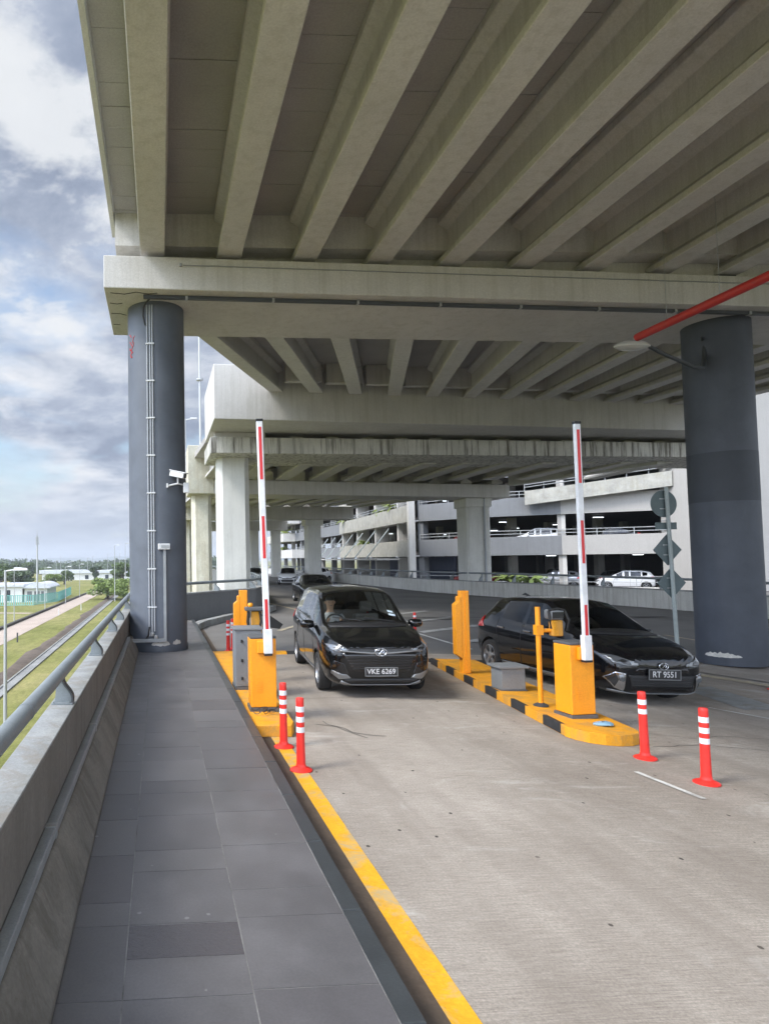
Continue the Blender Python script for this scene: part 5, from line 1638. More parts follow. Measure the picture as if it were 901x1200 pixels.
# ---------------------------------------------------------------- saloon
def saloon(paint, label, group=None):
    t = thing('saloon_car', label, 'car', group=group)
    st = [
     (0.00, sect(.26, .54, .32, .62, .44, .60, .58, .48, .66, .42, .68, .36, .69, .18, .70, .705), ''),
     (0.10, sect(.19, .70, .26, .79, .46, .77, .66, .64, .76, .56, .78, .48, .79, .24, .80, .805), ''),
     (0.35, sect(.17, .82, .25, .88, .50, .87, .76, .74, .86, .64, .88, .54, .89, .27, .90, .905), ''),
     (0.80, sect(.17, .86, .25, .90, .52, .89, .83, .79, .92, .70, .94, .60, .955, .30, .97, .975), ''),
     (1.25, sect(.17, .86, .25, .90, .52, .895, .86, .80, .96, .72, .98, .66, .99, .34, 1.01, 1.015), 'w'),
     (1.68, sect(.17, .86, .25, .90, .52, .895, .88, .80, .98, .69, 1.16, .62, 1.19, .32, 1.23, 1.24), 'ws'),
     (2.12, sect(.17, .86, .25, .90, .52, .895, .88, .80, .98, .63, 1.35, .56, 1.39, .30, 1.43, 1.435), 's'),
     (2.50, sect(.17, .86, .25, .90, .52, .895, .89, .80, .985, .62, 1.38, .55, 1.42, .30, 1.455, 1.46), ''),
     (2.58, sect(.17, .86, .25, .90, .52, .895, .89, .80, .985, .62, 1.38, .55, 1.42, .30, 1.455, 1.46), 's'),
     (3.35, sect(.17, .86, .25, .90, .52, .895, .90, .79, 1.0, .60, 1.33, .53, 1.37, .28, 1.41, 1.415), ''),
     (3.50, sect(.17, .86, .25, .90, .52, .895, .90, .79, 1.0, .60, 1.29, .53, 1.33, .28, 1.38, 1.39), 'r'),
     (4.05, sect(.19, .85, .27, .89, .53, .88, .91, .77, 1.01, .66, 1.04, .58, 1.05, .30, 1.06, 1.065), ''),
     (4.50, sect(.23, .82, .32, .86, .54, .85, .90, .74, .98, .62, 1.0, .54, 1.01, .28, 1.02, 1.025), ''),
     (4.68, sect(.30, .70, .40, .77, .54, .76, .82, .64, .92, .52, .94, .46, .95, .24, .96, .965), ''),
    ]
    ax = (.90, 3.62); r = .32
    full = car_body(st, ax, r)
    bv = bvh_of(full); P_ = M[paint]
    body = split(full, (0, DARK), 'body', [P_, M['trimblack']], t)
    split(full, (GL_WS,), 'windscreen', M['glass_tint'], t)
    for s_ in (-1, 1): split(full, (GL_SIDE,), 'side_windows', M['glass_tint'], t, s_)
    split(full, (GL_REAR,), 'rear_window', M['glass_dark'], t)
    decal(bv, [(-.46, .60), (.46, .60), (.40, .40), (-.40, .40)], 'y', .005, 'grille', M['gloss_black'], body, 5)
    decal(bv, [(-.55, .36), (.55, .36), (.48, .25), (-.48, .25)], 'y', .005, 'lower_grille', M['trimblack'], body, 5)
    for s in (1, -1):
        f_ = (lambda p: p) if s > 0 else mir
        decal(bv, f_([(.50, .60), (.66, .58), (.80, .66), (.82, .74), (.64, .70), (.52, .665)]), 'y', .006, 'headlight', M['headlamp'], body, 4, .012)
    b = MB(); hp = bv.ray_cast(Vector((0, -3, .42)), Vector((0, 1, 0)))[0].y; b.box((-.25, hp - .03, .38), (.25, hp - .01, .49)); b.build('number_plate', M['trimblack'], t)
    for s, ax_ in ((-1, 'x'), (1, 'X')):
        for pts in ([(1.36, .28), (1.34, .60), (1.5, .96)], [(2.54, .26), (2.54, .98)], [(3.3, .6), (3.4, .8), (3.42, .98)]):
            decal(bv, strip_poly(pts, .012), ax_, .002, 'door_seam', M['trimblack'], body, 3, .003)
    mirror_pair(t, 1.55, .82, .99, P_)
    interior(t, 1.3, 3.5, .70, .92)
    for s in (-1, 1):
        for y in ax: wheel(t, s * .79, y, r, s, 5)
    return t
car3 = saloon('car_grey', 'dark grey saloon following behind the black people carrier')
car3.location = (7.75, 30.9, zr(7.9, 31)); car3.rotation_euler = (0, 0, R(-4))

wh = hatch('car_white', 'white hatchback driving towards the gate ahead of another white car', None, name='white_car', glass='glass_dark')
wh.location = (11.2, 57.0, zr(11, 60)); wh.rotation_euler = (0, 0, R(-14))
def another(src, loc, rz, label, paint=None, group=None):
    c_ = copy_tree(src); c_.location = loc; c_.rotation_euler = (0, 0, R(rz)); c_['label'] = label
    if group: c_['group'] = group
    if paint:
        for ch in list(c_.children_recursive):
            if ch.type == 'MESH' and ch.name.split('.')[0] in ('body', 'wing_mirror'):
                ch.data = ch.data.copy(); ch.data.materials[0] = M[paint]
    return c_
another(wh, (13.4, 61.5, zr(13.4, 60)), -52, 'white hatchback seen side on at the far parapet behind the other white car')
another(wh, (8.3, 57, zr(8.3, 60)), -8, 'white car showing between the column and the left boom')

# ---------------------------------------------------------------- driver
for q in SLOTS: q.use_fake_user = False
def driver():
    """seated figure: trunk, arms to the wheel, head with a face"""
    t = thing('person', 'driver in a grey shirt behind the wheel of the black people carrier', 'person')
    J = {'pel': (0, 0, .58, .15), 'bel': (0, .02, .74, .14), 'che': (0, .05, .95, .165), 'nk0': (0, .04, 1.10, .075), 'nk1': (0, .02, 1.18, .055),
         'h0': (0, .01, 1.26, .085), 'h1': (0, .015, 1.35, .088), 'h2': (0, .02, 1.40, .06),
         'ls': (-.19, .05, 1.03, .065), 'le': (-.24, -.14, .86, .048), 'lw': (-.15, -.34, .98, .033), 'lh': (-.12, -.40, 1.02, .036),
         'rs': (.19, .05, 1.03, .065), 're': (.25, -.12, .86, .048), 'rw': (.15, -.33, .99, .033), 'rh': (.12, -.40, 1.03, .036),
         'lk': (-.14, -.42, .62, .08), 'lf': (-.14, -.55, .40, .055), 'rk': (.14, -.42, .62, .08), 'rf': (.14, -.55, .40, .055), 'lhip': (-.1, -.03, .56, .11), 'rhip': (.1, -.03, .56, .11)}
    E_ = [('pel', 'bel'), ('bel', 'che'), ('che', 'nk0'), ('nk0', 'nk1'), ('nk1', 'h0'), ('h0', 'h1'), ('h1', 'h2'), ('che', 'ls'), ('ls', 'le'), ('le', 'lw'), ('lw', 'lh'),
          ('che', 'rs'), ('rs', 're'), ('re', 'rw'), ('rw', 'rh'), ('pel', 'lhip'), ('lhip', 'lk'), ('lk', 'lf'), ('pel', 'rhip'), ('rhip', 'rk'), ('rk', 'rf')]
    # fingers curled round the rim
    for s, h_ in ((-1, 'lh'), (1, 'rh')):
        hx, hy, hz, _ = J[h_]
        for f_ in range(4):
            a = 'f%s%da' % (h_, f_); b_ = 'f%s%db' % (h_, f_); c_ = 'f%s%dc' % (h_, f_)
            o_ = (f_ - 1.5) * .019
            J[a] = (hx + o_ * .5, hy - .035, hz + .02 + o_ * .6, .010); J[b_] = (hx + o_ * .5 - s * .01, hy - .058, hz - .005 + o_ * .6, .009); J[c_] = (hx + o_ * .5 - s * .015, hy - .04, hz - .028 + o_ * .6, .008)
            E_ += [(h_, a), (a, b_), (b_, c_)]
        J['t' + h_] = (hx - s * .03, hy - .015, hz + .035, .011); E_.append((h_, 't' + h_))
    names = list(J); me = bpy.data.meshes.new('person_body')
    me.from_pydata([J[k][:3] for k in names], [(names.index(a), names.index(b_)) for a, b_ in E_], [])
    o = bpy.data.objects.new('body', me); COL.objects.link(o)
    md = o.modifiers.new('s', 'SKIN')
    for i, k in enumerate(names):
        me.skin_vertices[0].data[i].radius = (J[k][3], J[k][3] * (.8 if k in ('che', 'bel', 'pel') else 1))
    me.skin_vertices[0].data[0].use_root = True
    o.modifiers.new('ss', 'SUBSURF').levels = 2
    m2 = eval_mesh(o); bpy.data.objects.remove(o)
    m2.materials.clear(); m2.materials.append(M['shirt']); m2.materials.append(M['skin'])
    for p in m2.polygons:
        p.use_smooth = True
        c_ = p.center
        p.material_index = 1 if c_.z > 1.115 or (c_.y < -.2 and c_.z > .8) else 0
    o = bpy.data.objects.new('body', m2); COL.objects.link(o); o.parent = t
    b = MB(); n = 16; vs = []
    for j in range(7):
        el = PI / 2 * j / 6
        for k in range(n):
            a = 2 * PI * k / n; fr = math.sin(a) < -.2
            r_ = .099
            vs.append((r_ * math.cos(el) * math.cos(a) * .92, .025 + r_ * math.cos(el) * math.sin(a) * 1.06 + (.012 if fr else 0), 1.345 + (.105 * math.sin(el)) - (.05 * math.cos(el) if math.sin(a) > .0 else 0)))
    b.add(vs, [(j * n + k, j * n + (k + 1) % n, (j + 1) * n + (k + 1) % n, (j + 1) * n + k) for j in range(6) for k in range(n)]); b.build('hair', M['hair'], t, smooth=60)
    for s in (-1, 1):
        b = MB(); b.lathe([(.004, -.006), (.010, 0), (.004, .006)], (s * .032, -.068, 1.318), 8); b.build('eye', M['hair'], t)
        b = MB(); b.lathe([(.008, -.025), (.017, 0), (.008, .025)], (s * .088, .02, 1.305), 8); b.build('ear', M['skin'], t, smooth=60)
    b = MB(); b.add([(-.012, -.072, 1.28), (.012, -.072, 1.28), (0, -.10, 1.283), (0, -.075, 1.325)], [(0, 1, 2), (0, 2, 3), (1, 3, 2), (0, 3, 1)]); b.build('nose', M['skin'], t)
    b = MB(); b.box((-.022, -.083, 1.245), (.022, -.070, 1.253)); b.build('mouth', M['hair'], t)
    return t
dv_ = driver()
dv_.matrix_world = Matrix.Translation(car1.location) @ Matrix.Rotation(R(-4.7), 4, 'Z') @ Matrix.Translation((-.38, 2.15, .06))
dv_.location = (Matrix.Translation(car1.location) @ Matrix.Rotation(R(-4.7), 4, 'Z') @ Vector((-.38, 2.15, .06)))
dv_.rotation_euler = (0, 0, R(-4.7))
# ================================================================ PARKING GARAGE
FL = [0, 3.2, 6.4, 9.6, 12.8]                    # storeys
SEG = [((25.7, 150.0), (25.6, 112)), ((25.6, 112), (25.5, 87)), ((25.5, 87), (23.75, 58)), ((23.75, 58), (26.9, 52.9)), ((26.9, 52.9), (31.7, 49.6)), ((31.7, 49.6), (37.6, 45.6))]
SM = ['ggrey', 'ggrey', 'gstain', 'ggrey', 'ggrey', 'gbeige']
t = thing('parking_garage', 'long multi-storey parking garage in white, grey and beige across the back', 'building', (30, 60, 0))
ofs = Matrix.Translation((-30, -60, 0))
def bld(b, name, m, par=None, **kw):
    o = (b.xf(ofs)).build(name, m, par or t, **kw); return o
def segframe(s):
    a, b_ = Vector(s[0]), Vector(s[1]); d_ = (b_ - a).normalized(); n_ = Vector((-d_.y, d_.x))
    if n_.dot(Vector((20, 20)) - a) < 0: n_ = -n_       # towards the road
    return a, b_, d_, n_
def bar(b, a, c_, n_, o0, o1, z0, z1):
    p = [a + n_ * o0, c_ + n_ * o0, c_ + n_ * o1, a + n_ * o1]
    b.hexa([(q.x, q.y, z0) for q in p] + [(q.x, q.y, z1) for q in p])
BZ = ZR + .02
rails = []
for si, s in enumerate(SEG):
    a, c_, d_, n_ = segframe(s)
    L_ = (c_ - a).length
    for k in range(1, 5):
        z0 = FL[k] - .95 + .0; 
        zb_, zt_ = FL[k] - .95, FL[k] + .55           # band: 2.25..3.75 and so on up
        prj = .0
        if si == 2: prj = .9
        b = MB(); bar(b, a, c_, n_, prj - .0, prj + .2, zb_, zt_)
        bld(b, 'parapet_band', M[SM[si]])
        if prj:
            b = MB(); bar(b, a, c_, n_, -.1, prj, zb_, zb_ + .12); bld(b, 'planter_floor', M['canopy'])
        if prj == 0 or k > 1:
            b = MB()
            off = prj + .1
            for zz in (zt_ + .24, zt_ + .5): bar(b, a, c_, n_, off - .02, off + .02, zz - .025, zz + .025)
            m_ = int(L_ / 2.0)
            for j in range(m_ + 1):
                q = a + d_ * (L_ * j / m_); bar(b, q - d_ * .025, q + d_ * .025, n_, off - .025, off + .025, zt_, zt_ + .52)
            bld(b, 'railing', M['grail'])
    # ground-level kerb wall and rail
    b = MB(); bar(b, a, c_, n_, 0, .15, BZ - .5, BZ + .25); bld(b, 'kerb_wall', M['canopy'])
    b = MB()
    for zz in (BZ + .62, BZ + 1.05): bar(b, a, c_, n_, .05, .09, zz - .02, zz + .02)
    m_ = int(L_ / 2.0)
    for j in range(m_ + 1):
        q = a + d_ * (L_ * j / m_); bar(b, q - d_ * .025, q + d_ * .025, n_, .045, .095, BZ + .25, BZ + 1.07)
    bld(b, 'railing', M['grail'])
    # columns
    step = 8.2 if si < 3 else (L_ / max(1, round(L_ / 6.3)))
    x = 0; j = 0
    while x <= L_ + .01:
        q = a + d_ * min(x, L_)
        b = MB()
        wcol = .55 if si != 2 else .5
        bar(b, q - d_ * wcol / 2, q + d_ * wcol / 2, n_, -.75, -.02 if si != 2 else .7, BZ, 14)
        bld(b, 'column', M['canopy'] if (si == 2 or j % 2) else M['ggrey'] if si < 5 else M['gbeige'])
        x += step; j += 1
# white corner column, grey pier in front of the beige bay
b = MB(); a = Vector((23.75, 58)); d_ = Vector((.06, 1)).normalized(); n_ = Vector((-1, .06)).normalized()
bar(b, a - d_ * .25, a + d_ * .25, n_, .55, 1.12, BZ, 15); bld(b, 'corner_column', M['canopy'])
# floors
back = [(60, 150), (60, 45)]
for k in range(0, 5):
    poly = [p for s in SEG for p in (s[0],)] + [SEG[-1][1], (60, 45.6), (60, 150)]
    poly = poly[::-1]
    z = FL[k] - .5 if k else BZ
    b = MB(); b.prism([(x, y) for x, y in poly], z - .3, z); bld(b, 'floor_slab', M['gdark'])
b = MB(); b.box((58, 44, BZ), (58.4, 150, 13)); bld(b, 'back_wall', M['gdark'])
# inner walls and columns that fill the depth
for i in range(13):
    for j in range(3):
        x = 31.5 + j * 8; y = 56.5 + i * 7.5
        b = MB(); b.box((x - .3, y - .3, BZ), (x + .3, y + .3, 12)); bld(b, 'inner_column', M['canopy'])
# ground floor dark shopfront / lift lobby behind the white bay
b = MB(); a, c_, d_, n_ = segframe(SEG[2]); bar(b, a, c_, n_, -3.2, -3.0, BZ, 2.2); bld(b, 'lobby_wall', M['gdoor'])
# tube lights
rnd = random.Random(6)
for k in range(4):
    for i in range(7):
        x = 29.5 + rnd.uniform(0, 14); y = 52.5 + i * 6.5 + rnd.uniform(-1, 1)
        z = FL[k + 1] - .95
        b = MB(); b.box((x - .45, y - .04, z - .1), (x + .45, y + .04, z - .05)); bld(b, 'tube_light', M['tube'])
# sloping stained ramp slab on the beige bay
b = MB()
a, c_, d_, n_ = segframe(((29.6, 50.9), (37.6, 45.6)))
p = [a + n_ * .5, c_ + n_ * .5, c_ + n_ * .9, a + n_ * .9]
b.hexa([(q.x, q.y, 6.25 + .9 * i_) for q, i_ in zip(p, (0, 1, 1, 0))] + [(q.x, q.y, 7.35 + .9 * i_) for q, i_ in zip(p, (0, 1, 1, 0))])
bld(b, 'ramp_parapet', M['gstain'])
b = MB()
for h_ in (.3, .5): b.hexa([(q.x, q.y, 7.35 + h_ + .9 * i_) for q, i_ in zip(p, (0, 1, 1, 0))] + [(q.x, q.y, 7.39 + h_ + .9 * i_) for q, i_ in zip(p, (0, 1, 1, 0))])
for j in range(8):
    q = a.lerp(c_, j / 7) + n_ * .7; zz = 7.35 + .9 * j / 7; b.box((q.x - .025, q.y - .025, zz), (q.x + .025, q.y + .025, zz + .55))
bld(b, 'ramp_railing', M['grail'])
# stair tower in beige to the right, with dark recesses
b = MB(); b.box((37.2, 43.6, BZ), (39.2, 46.2, 14)); bld(b, 'stair_tower', M['gbeige'])
b = MB(); b.box((41.6, 43.4, BZ), (60, 46, 14)); bld(b, 'end_wall', M['gbeige'])
for k in range(4):
    b = MB(); b.box((39.2, 44.0, FL[k + 1] - 1.1), (41.6, 44.3, FL[k + 1] + .35)); bld(b, 'landing_parapet', M['gbeige'])
    b = MB(); b.box((39.2, 45.6, FL[k] - .5), (41.6, 45.9, FL[k + 1] - .5)); bld(b, 'stair_recess', M['ggrey'])
    b = MB()
    for zz in (.55, .8, 1.0): b.box((39.2, 44.1, FL[k + 1] + zz), (41.6, 44.14, FL[k + 1] + zz + .03))
    bld(b, 'landing_rail', M['grail'])
# canopy with raking struts on the white bay
a, c_, d_, n_ = segframe(SEG[2])
b = MB(); bar(b, a + d_ * -14, c_ - d_ * 3, n_, .2, 3.2, 1.95, 2.1); bld(b, 'entrance_canopy', M['canopy'])
for i in range(7):
    q = a + d_ * (-10 + i * 5.2)
    b = MB(); p0 = q + n_ * 3.0; p1 = q + n_ * .9 + d_ * 1.1
    b.tube([(p0.x, p0.y, 2.1), (p1.x, p1.y, 5.1)], .07, 8); bld(b, 'canopy_strut', M['poleg'], smooth=40)
# far white bays that step out with planters (seen beyond the fourth pier)
for y0_, y1_, zz in ((121, 140, 5.45), (113, 130, 2.3), (117, 137, 8.6)):
    b = MB(); b.box((23.2, y0_, zz), (25.6, y1_, zz + 1.5)); bld(b, 'projecting_balcony', M['canopy'])

# planters with fronds
def leafy(b, c_, rx, ry, rz, n, ls, rnd, droop=.3):
    for _ in range(n):
        u = Vector((rnd.gauss(0, 1), rnd.gauss(0, 1), rnd.gauss(0, 1))).normalized() * rnd.uniform(.35, 1) ** .5
        p = Vector((c_[0] + u.x * rx, c_[1] + u.y * ry, c_[2] + u.z * rz))
        a = Vector((rnd.uniform(-1, 1), rnd.uniform(-1, 1), rnd.uniform(-.6, .8))).normalized()
        s_ = a.cross(Vector((rnd.uniform(-1, 1), rnd.uniform(-1, 1), rnd.uniform(-1, 1)))).normalized()
        l_ = ls * rnd.uniform(.6, 1.4)
        b.add([p - a * l_, p + s_ * l_ * .45, p + a * l_, p - s_ * l_ * .45], [(0, 1, 2, 3)])
def palm_clump(x, y, z, sz, label, seed, grp='plants growing along the garage'):
    rnd = random.Random(seed)
    t_ = thing('planter_plant', label, 'plant', (x, y, z), 0, grp)
    b = MB()
    for k in range(26):
        a = rnd.uniform(0, 2 * PI); L_ = sz * rnd.uniform(.6, 1.1); up = rnd.uniform(.4, 1.2)
        pts = [Vector((math.cos(a) * L_ * s_, math.sin(a) * L_ * s_, L_ * (up * s_ - .9 * s_ * s_))) for s_ in (0, .3, .6, .85, 1.0)]
        sd = Vector((-math.sin(a), math.cos(a), 0))
        for i in range(4):
            w0 = sz * .14 * (1 - i / 4) + .01; w1 = sz * .14 * (1 - (i + 1) / 4) + .005
            for sg in (-1, 1):
                dz = Vector((0, 0, -w0 * .5))
                b.add([pts[i], pts[i + 1], pts[i + 1] + sd * sg * w1 + dz, pts[i] + sd * sg * w0 + dz], [(0, 1, 2, 3)])
    b.build('fronds', M['leaf_pot'] if seed % 2 else M['leaf_light'], t_)
    b = MB(); b.tube([(0, 0, -.25), (0, 0, .15)], sz * .05, 6); b.build('stem', M['bark'], t_)
palm_clump(24.6, 84.5, 7.3, 1.6, 'yellow green palm clump on the upper planter, left of its twin', 1)
palm_clump(23.6, 64.2, 7.2, 1.3, 'larger pale green palm clump spilling over the upper white planter', 3)
palm_clump(23.9, 69.3, 7.1, 1.2, 'smaller palm clump to the left on the upper white planter', 5)
palm_clump(24.3, 76.5, 3.9, 1.2, 'green plant on the lower planter behind the raking struts', 7)
palm_clump(24.2, 127, 4.2, 1.7, 'green plant on the lowest far balcony', 9)
palm_clump(24.2, 124, 7.3, 1.8, 'plant on the middle far balcony', 11)
palm_clump(24.2, 134, 7.4, 1.6, 'small plant at the far end of the middle balcony', 13)
palm_clump(26.6, 48.5, BZ + .9, 1.5, 'clump of fronds at ground level before the grey bay', 15)
palm_clump(28.0, 47.6, BZ + .8, 1.4, 'low green fronds beside the taller clump at ground level', 16)
# cars parked in the garage
GP = 'cars parked in the garage'
def parked(seg, u, inward, z, rz, label, paint, sz=1.0):
    a, c_, d_, n_ = segframe(SEG[seg]); L_ = (c_ - a).length
    p = a + d_ * (u * L_) - n_ * inward
    ang = math.degrees(math.atan2(-d_.x, d_.y))      # long axis along the facade
    o = another(wh, (p.x, p.y, z), ang + rz, label, paint, GP); o.scale = (1, 1, sz)
    return o
parked(5, .30, 1.6, BZ, 0, 'white car at ground level behind the rail of the beige bay', None, 1.0)
parked(5, .88, 1.8, BZ, 180, 'dark car at ground level next to the stair tower', 'car_black')
parked(4, .55, 1.8, BZ, 0, 'silver car at ground level behind the clump of fronds', 'car_silver')
parked(4, .35, 1.5, 2.72, 0, 'white car on the first parking floor of the grey bay', None, 1.18)
parked(5, .20, 1.6, 2.72, 0, 'dark car on the first parking floor of the beige bay, left of another', 'car_black', 1.1)
parked(5, .75, 1.6, 2.72, 0, 'grey car on the first parking floor of the beige bay by the tower', 'car_grey', 1.1)
parked(3, .30, 1.6, 2.72, 0, 'maroon car on the first parking floor by the white corner column', 'car_red', 1.1)
parked(3, .35, 1.8, BZ, 0, 'maroon car at ground level by the white corner column', 'car_red')
parked(4, .85, 6.5, BZ, 90, 'black car deep inside the ground level of the grey bay', 'car_black')
# ================================================================ BACKGROUND AT THE LEFT
def street_lamp(x, y, h, label, arm=1, dbl=False, r=.07, grp='street lamps beside the lane'):
    t_ = thing('street_lamp', label, 'street lamp', (x, y, GZ), 0, grp)
    b = MB(); b.tube([(0, 0, 0), (0, 0, h)], [r, r * .6], 10); b.build('pole', M['steelgrey'], t_, smooth=40)
    for s in ((arm, -arm) if dbl else (arm,)):
        b = MB(); b.tube([(0, 0, h - .05), (s * .5, 0, h + .02)], r * .5, 6); b.build('arm', M['steelgrey'], t_)
        b = MB(); b.hexa([(s * .35, -.14, h - .03), (s * 1.0, -.12, h - .02), (s * 1.0, .12, h - .02), (s * .35, .14, h - .03), (s * .4, -.1, h + .12), (s * .95, -.07, h + .08), (s * .95, .07, h + .08), (s * .4, .1, h + .12)])
        b.build('lamp_head', M['lampwhite'], t_, bevel=.02)
street_lamp(-6.86, 29.3, 7.15, 'nearest grey street lamp at the left picture edge, below the handrail', r=.09)
street_lamp(-17.9, 81, 6.75, 'thin lamp just behind the nearest one at the left', r=.06)
street_lamp(-17.5, 100, 6.6, 'lamp in front of the curved roof building', r=.06)
street_lamp(-16.4, 114, 6.6, 'lamp standing where the teal fence is greenest', r=.06)
street_lamp(-16.7, 136, 6.9, 'lamp at the far end of the teal fence', r=.07)
street_lamp(-8.4, 121, 10.4, 'tall lamp left of the other tall one, close to the left pillar', r=.09)
street_lamp(-7.4, 139, 11.2, 'tall lamp nearly touching the left pillar', r=.09)
for i, (px, Y, h) in enumerate(((67, 260, 8), (103, 300, 9), (109, 330, 10), (84, 240, 7.5), (33, 420, 12), (72, 430, 11), (126, 420, 12), (140, 400, 12))):
    street_lamp((px - 187) / 760 * Y, Y, h, ['distant lamp over the right of the curved roof', 'distant lamp left of the round tree', 'distant lamp above the round tree', 'distant lamp beyond the teal fence end', 'faint lamp over the flat roof building', 'faint lamp before the wooded ridge', 'faint lamp over the long white building', 'faint lamp nearest to the left pillar'][i], r=.12)
# tall mast
t_ = thing('mast', 'tall grey telecom mast with a cluster of antennas at its top', 'mast', (-22.2, 119, GZ))
b = MB(); b.tube([(0, 0, 0), (0, 0, 12.3)], [.2, .13], 10); b.build('pole', M['steelgrey'], t_, smooth=40)
b = MB()
for k in range(3):
    a = 2 * PI * k / 3; b.box((.25 * math.cos(a) - .06, .25 * math.sin(a) - .06, 10.6), (.25 * math.cos(a) + .06, .25 * math.sin(a) + .06, 12.0))
b.build('antenna_panels', M['galv'], t_)
b = MB(); b.tube([(0, 0, 12.3), (0, 0, 13.3)], .04, 6); b.build('rod', M['galv'], t_)
# very tall poles behind the second pier
for px, ytop, Y, dbl, lab in ((236, 330, 64, True, 'very tall slim lamp mast rising behind the first crosshead'), (218, 488, 60, False, 'lamp mast whose head peeps out right of the left pillar')):
    X = (px - 187) / 760 * Y; zt = H + (655 - ytop) / 760 * Y
    t_ = thing('lamp_mast', lab, 'lamp mast', (X, Y, GZ))
    b = MB(); b.tube([(0, 0, 0), (0, 0, zt - GZ)], [.16, .09], 10); b.build('pole', M['steelgrey'], t_, smooth=40)
    b = MB(); h_ = zt - GZ
    for s in ((-1, 1) if dbl else (1,)):
        b.tube([(0, 0, h_ - .1), (s * .7, 0, h_)], .05, 6); b.box((s * .5, -.12, h_ - .02), (s * 1.1, .12, h_ + .1))
    b.build('lamp_head', M['lampwhite'], t_)
    if dbl:
        b = MB(); hm = H + (655 - 443) / 760 * Y - GZ; b.lathe([(.16, 0), (.35, .1), (.35, .25), (.16, .35)], (0, 0, hm), 12); b.build('collar', M['galv'], t_)
# white buildings
t_ = thing('white_building', 'white flat roofed building at the far left edge', 'building', (-28, 126, GZ))
b = MB(); b.box((-6, -3, 0), (2.3, 9, 2.9)); b.build('wall', M['bwhite'], t_)
b = MB(); b.box((-6.3, -3.4, 2.9), (2.7, 9.4, 3.35)); b.build('roof', M['broof'], t_)
for x in (-4.6, -2.6, -.8): 
    b = MB(); b.box((x, -3.03, .3), (x + .9, -2.98, 2.3)); b.build('window', M['window_dark'], t_)
t_ = thing('white_building', 'small white building with a curved vault roof beside the teal fence', 'building', (-23.4, 126, GZ))
b = MB(); b.box((-2.0, -2.5, 0), (2.2, 8, 2.6)); b.build('wall', M['bwhite'], t_)
pr = [(-2.4, 2.6), (2.9, 2.55), (2.9, 2.75)] + [(-2.4 + 5.3 * (1 - k / 12), 2.75 + .85 * math.sin(PI * (k / 12) ** .8)) for k in range(1, 12)] + [(-2.4, 2.8)]
b = MB(); b.sweep(pr, (0, -3.2, 0), (0, 8.4, 0), (1, 0, 0)); b.build('roof', M['broof'], t_, smooth=30)
for x, w_ in ((-1.5, .9), (-.2, 1.0), (1.1, .5)):
    b = MB(); b.box((x, -2.53, .2), (x + w_, -2.48, 2.0)); b.build('window', M['ggrey'], t_)
t_ = thing('long_building', 'long low white building with a pale roof before the woods', 'building', (-31, 262, GZ))
b = MB(); b.box((-16, 0, 0), (19, 14, 2.7)); b.build('wall', M['bwhite'], t_)
b = MB(); b.sweep([(-17, 2.7), (20, 2.7), (20, 3.0), (11, 3.9), (1, 3.55), (0, 4.0), (-17, 4.1)], (0, -.6, 0), (0, 15, 0), (1, 0, 0)); b.build('roof', M['broof'], t_)
b = MB()
for x in (-13, -8, -5, 1, 4.5, 9, 12): b.box((x, -.04, .4), (x + 1.4, .02, 2.0))
b.build('window', M['window_dark'], t_)
# teal fence
t_ = thing('teal_fence', 'teal mesh fence curving round the small white buildings', 'fence', (-21.5, 110, GZ))
pts = [(-30, 112), (-21.5, 112), (-18.9, 122), (-19.8, 146)]
b = MB()
for (xa, ya), (xb, yb) in zip(pts[:-1], pts[1:]):
    d_ = Vector((xb - xa, yb - ya)); L_ = d_.length; d_.normalize(); n_ = Vector((-d_.y, d_.x)); q = 0
    while q < L_:
        p = Vector((xa, ya)) + d_ * q
        a_, c_ = p, p + d_ * .16
        b.hexa([(v.x, v.y, .15) for v in (a_ - n_ * .02, c_ - n_ * .02, c_ + n_ * .02, a_ + n_ * .02)] + [(v.x, v.y, 1.9) for v in (a_ - n_ * .02, c_ - n_ * .02, c_ + n_ * .02, a_ + n_ * .02)])
        q += .36
for z in (.2, 1.85):
    for (xa, ya), (xb, yb) in zip(pts[:-1], pts[1:]):
        b.tube([(xa, ya, z), (xb, yb, z)], .05, 4)
o = b.build('mesh_panels', M['teal'], t_); o.location = (21.5, -110, 0)
# trees
def tree(x, y, h, w_, label, ml, seed, cat='tree', name='tree', n=1, grp=None, lsz=.22, trunk=.25):
    rnd = random.Random(seed)
    t_ = thing(name, label, cat, (x, y, GZ), 0, grp)
    th = h * trunk
    b = MB(); b.tube([(0, 0, 0), (.05 * w_, 0, th), (0, .03 * w_, h * .6)], [w_ * .05 + .05, w_ * .035 + .03, .03], 7)
    for k in range(4):
        a = rnd.uniform(0, 2 * PI); b.tube([(.03 * w_, 0, th * (.8 + .2 * k)), (math.cos(a) * w_ * .3, math.sin(a) * w_ * .3, h * (.5 + .08 * k))], [w_ * .02 + .03, .02], 5)
    b.build('trunk', M['bark'], t_, smooth=50)
    b = MB()
    nb = rnd.randint(9, 13)
    for k in range(nb):
        a = rnd.uniform(0, 2 * PI); rr_ = rnd.uniform(.1, .36) * w_; z = th + (h - th) * rnd.uniform(.12, .86)
        cx, cy = math.cos(a) * rr_, math.sin(a) * rr_
        s_ = rnd.uniform(.16, .26)
        leafy(b, (cx, cy, z), w_ * s_, w_ * s_, (h - th) * s_ * .8, int(150 * n), lsz * rnd.uniform(.8, 1.2), rnd)
    b.build('crown', M[ml], t_)
    return t_
tree(-10.6, 128, 4.6, 7.5, 'broad light green tree overhanging the lane before the left pillar', 'leaf_light', 1, n=2, lsz=.28, trunk=.12)
tree(-7.2, 124, 4.2, 5.0, 'leafy light tree whose right side is cut by the left pillar', 'leaf_light', 2, n=1.6, lsz=.28, trunk=.12)
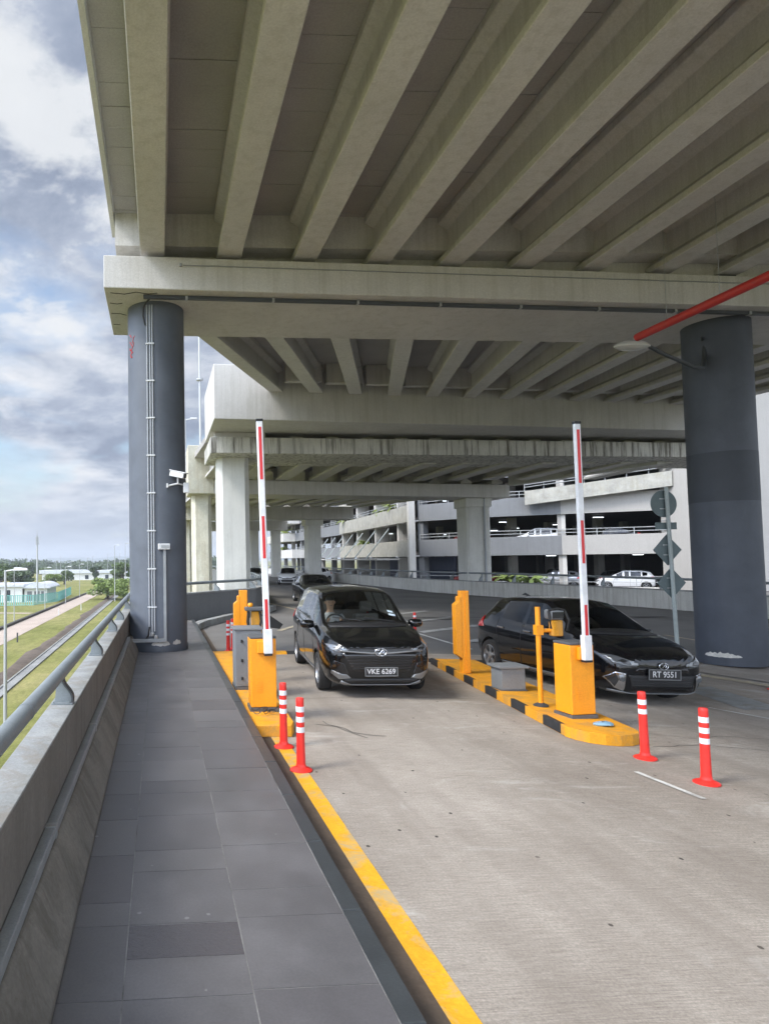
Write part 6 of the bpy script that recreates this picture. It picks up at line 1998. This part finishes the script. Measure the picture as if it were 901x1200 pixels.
tree(-11, 190, 7.2, 8.5, 'darker full tree behind the light one near the left pillar', 'leaf_mid', 3, n=1.6, lsz=.35)
tree(-31.5, 215, 4.6, 7.0, 'mid green bushy tree right of the teal fence end', 'leaf_mid', 4, n=1.4, lsz=.34, trunk=.12)
tree(-24.0, 246, 5.6, 4.8, 'small round dark tree before the long white building', 'leaf_dark', 5, n=1.4, lsz=.3, trunk=.3)
tree(-33, 200, 3.6, 6.5, 'yellow green low tree directly behind the teal fence', 'leaf_light', 6, n=1.2, lsz=.32, trunk=.1)
tree(-40, 190, 4.6, 9, 'dark spreading tree behind the curved roof', 'leaf_dark', 7, n=1.4, lsz=.36, trunk=.12)
tree(-50, 205, 6.2, 10, 'big dark tree above the flat roofed building', 'leaf_mid', 8, n=1.4, lsz=.4, trunk=.12)
for i, (px, Y, h, w_) in enumerate(((2, 230, 7.2, 11), (14, 270, 7.6, 12), (26, 300, 7.5, 12), (38, 330, 7.8, 11), (52, 300, 5.6, 9))):
    tree((px - 187) / 760 * Y, Y, h, w_, ['dark tree at the left picture edge behind the buildings', 'second dark tree from the left edge', 'third dark tree from the left edge', 'dark tree left of the telecom mast', 'dark tree right of the telecom mast'][i], 'leaf_dark' if i % 2 else 'leaf_mid', 20 + i, n=1.2, lsz=.5, trunk=.12, grp='row of trees behind the white buildings')
tree(6.5, 215, 7.5, 9, 'green tree showing between the far columns', 'leaf_mid', 30, n=1.2, lsz=.4)
# wooded ridge: countless trees, one mass
rnd = random.Random(12)
b = MB()
for i in range(420):
    y = rnd.uniform(470, 640); x = rnd.uniform(-190, 60); 
    h_ = rnd.uniform(6, 9.5) + 2.2 * math.sin(x * .035 + 1.0) + (y - 470) * .012
    leafy(b, (x, y, GZ + h_ * .5), 5.2, 5.2, h_ * .5, 60, 1.1, rnd)
o = b.build('woods', M['leaf_dark']); tag(o, 'dense dark green woods along the skyline', 'woods', kind='stuff')
# low blue hills
b = MB(); n = 60; vs = []
for i in range(n + 1):
    x = -3200 + 4200 * i / n
    z = 22 + 12 * math.sin(i * .33 + .6) + 7 * math.sin(i * .9) + 4 * math.sin(i * 2.3)
    vs += [(x, 3600, GZ), (x, 4000, GZ + max(8, z)), (x, 4600, GZ)]
b.add(vs, [(3 * i + j, 3 * (i + 1) + j, 3 * (i + 1) + j + 1, 3 * i + j + 1) for i in range(n) for j in range(2)])
hm = plain('hill_forest', (.05, .075, .05), .95)
struct(b.build('hills', hm, smooth=60))
# distant cars on the lane
another(wh, (-14.6, 178, GZ), 10, 'tiny white car on the gravel lane beside the broad tree', None, 'small cars on the lane')
another(wh, (-12.9, 152, GZ), 200, 'tiny pale car just left of the broad tree, nearer than the other', 'car_silver', 'small cars on the lane')
# marker posts
for i, (x, y) in enumerate(((-13.4, 62), (-14.2, 92), (-12.2, 101))):
    b = MB(); b.box((x - .06, y - .06, GZ), (x + .06, y + .06, GZ + .9)); o = b.build('marker_post', M['bwhite'] if i else M['rail_dark'])
    tag(o, ['short dark post in the grass nearest the parapet', 'short white post on the verge by the lane kerb', 'short white post in the grass towards the tree'][i], 'post', 'marker posts along the lane')
# haze
HZ = True
if HZ:
    m, nt, bs = mat('haze_air'); nt.nodes.remove(bs)
    pv = N(nt, 'ShaderNodeVolumePrincipled'); pv.inputs['Color'].default_value = (.86, .92, 1, 1); pv.inputs['Density'].default_value = .0004
    pv.inputs['Anisotropy'].default_value = .2
    nt.links.new(pv.outputs[0], nt.nodes['Material Output'].inputs['Volume'])
    b = MB(); b.box((-3400, -60, GZ - 1), (1200, 4700, 75)); o = b.build('haze', m); tag(o, 'thin pale haze that fades the far hills and woods', 'haze', kind='stuff')
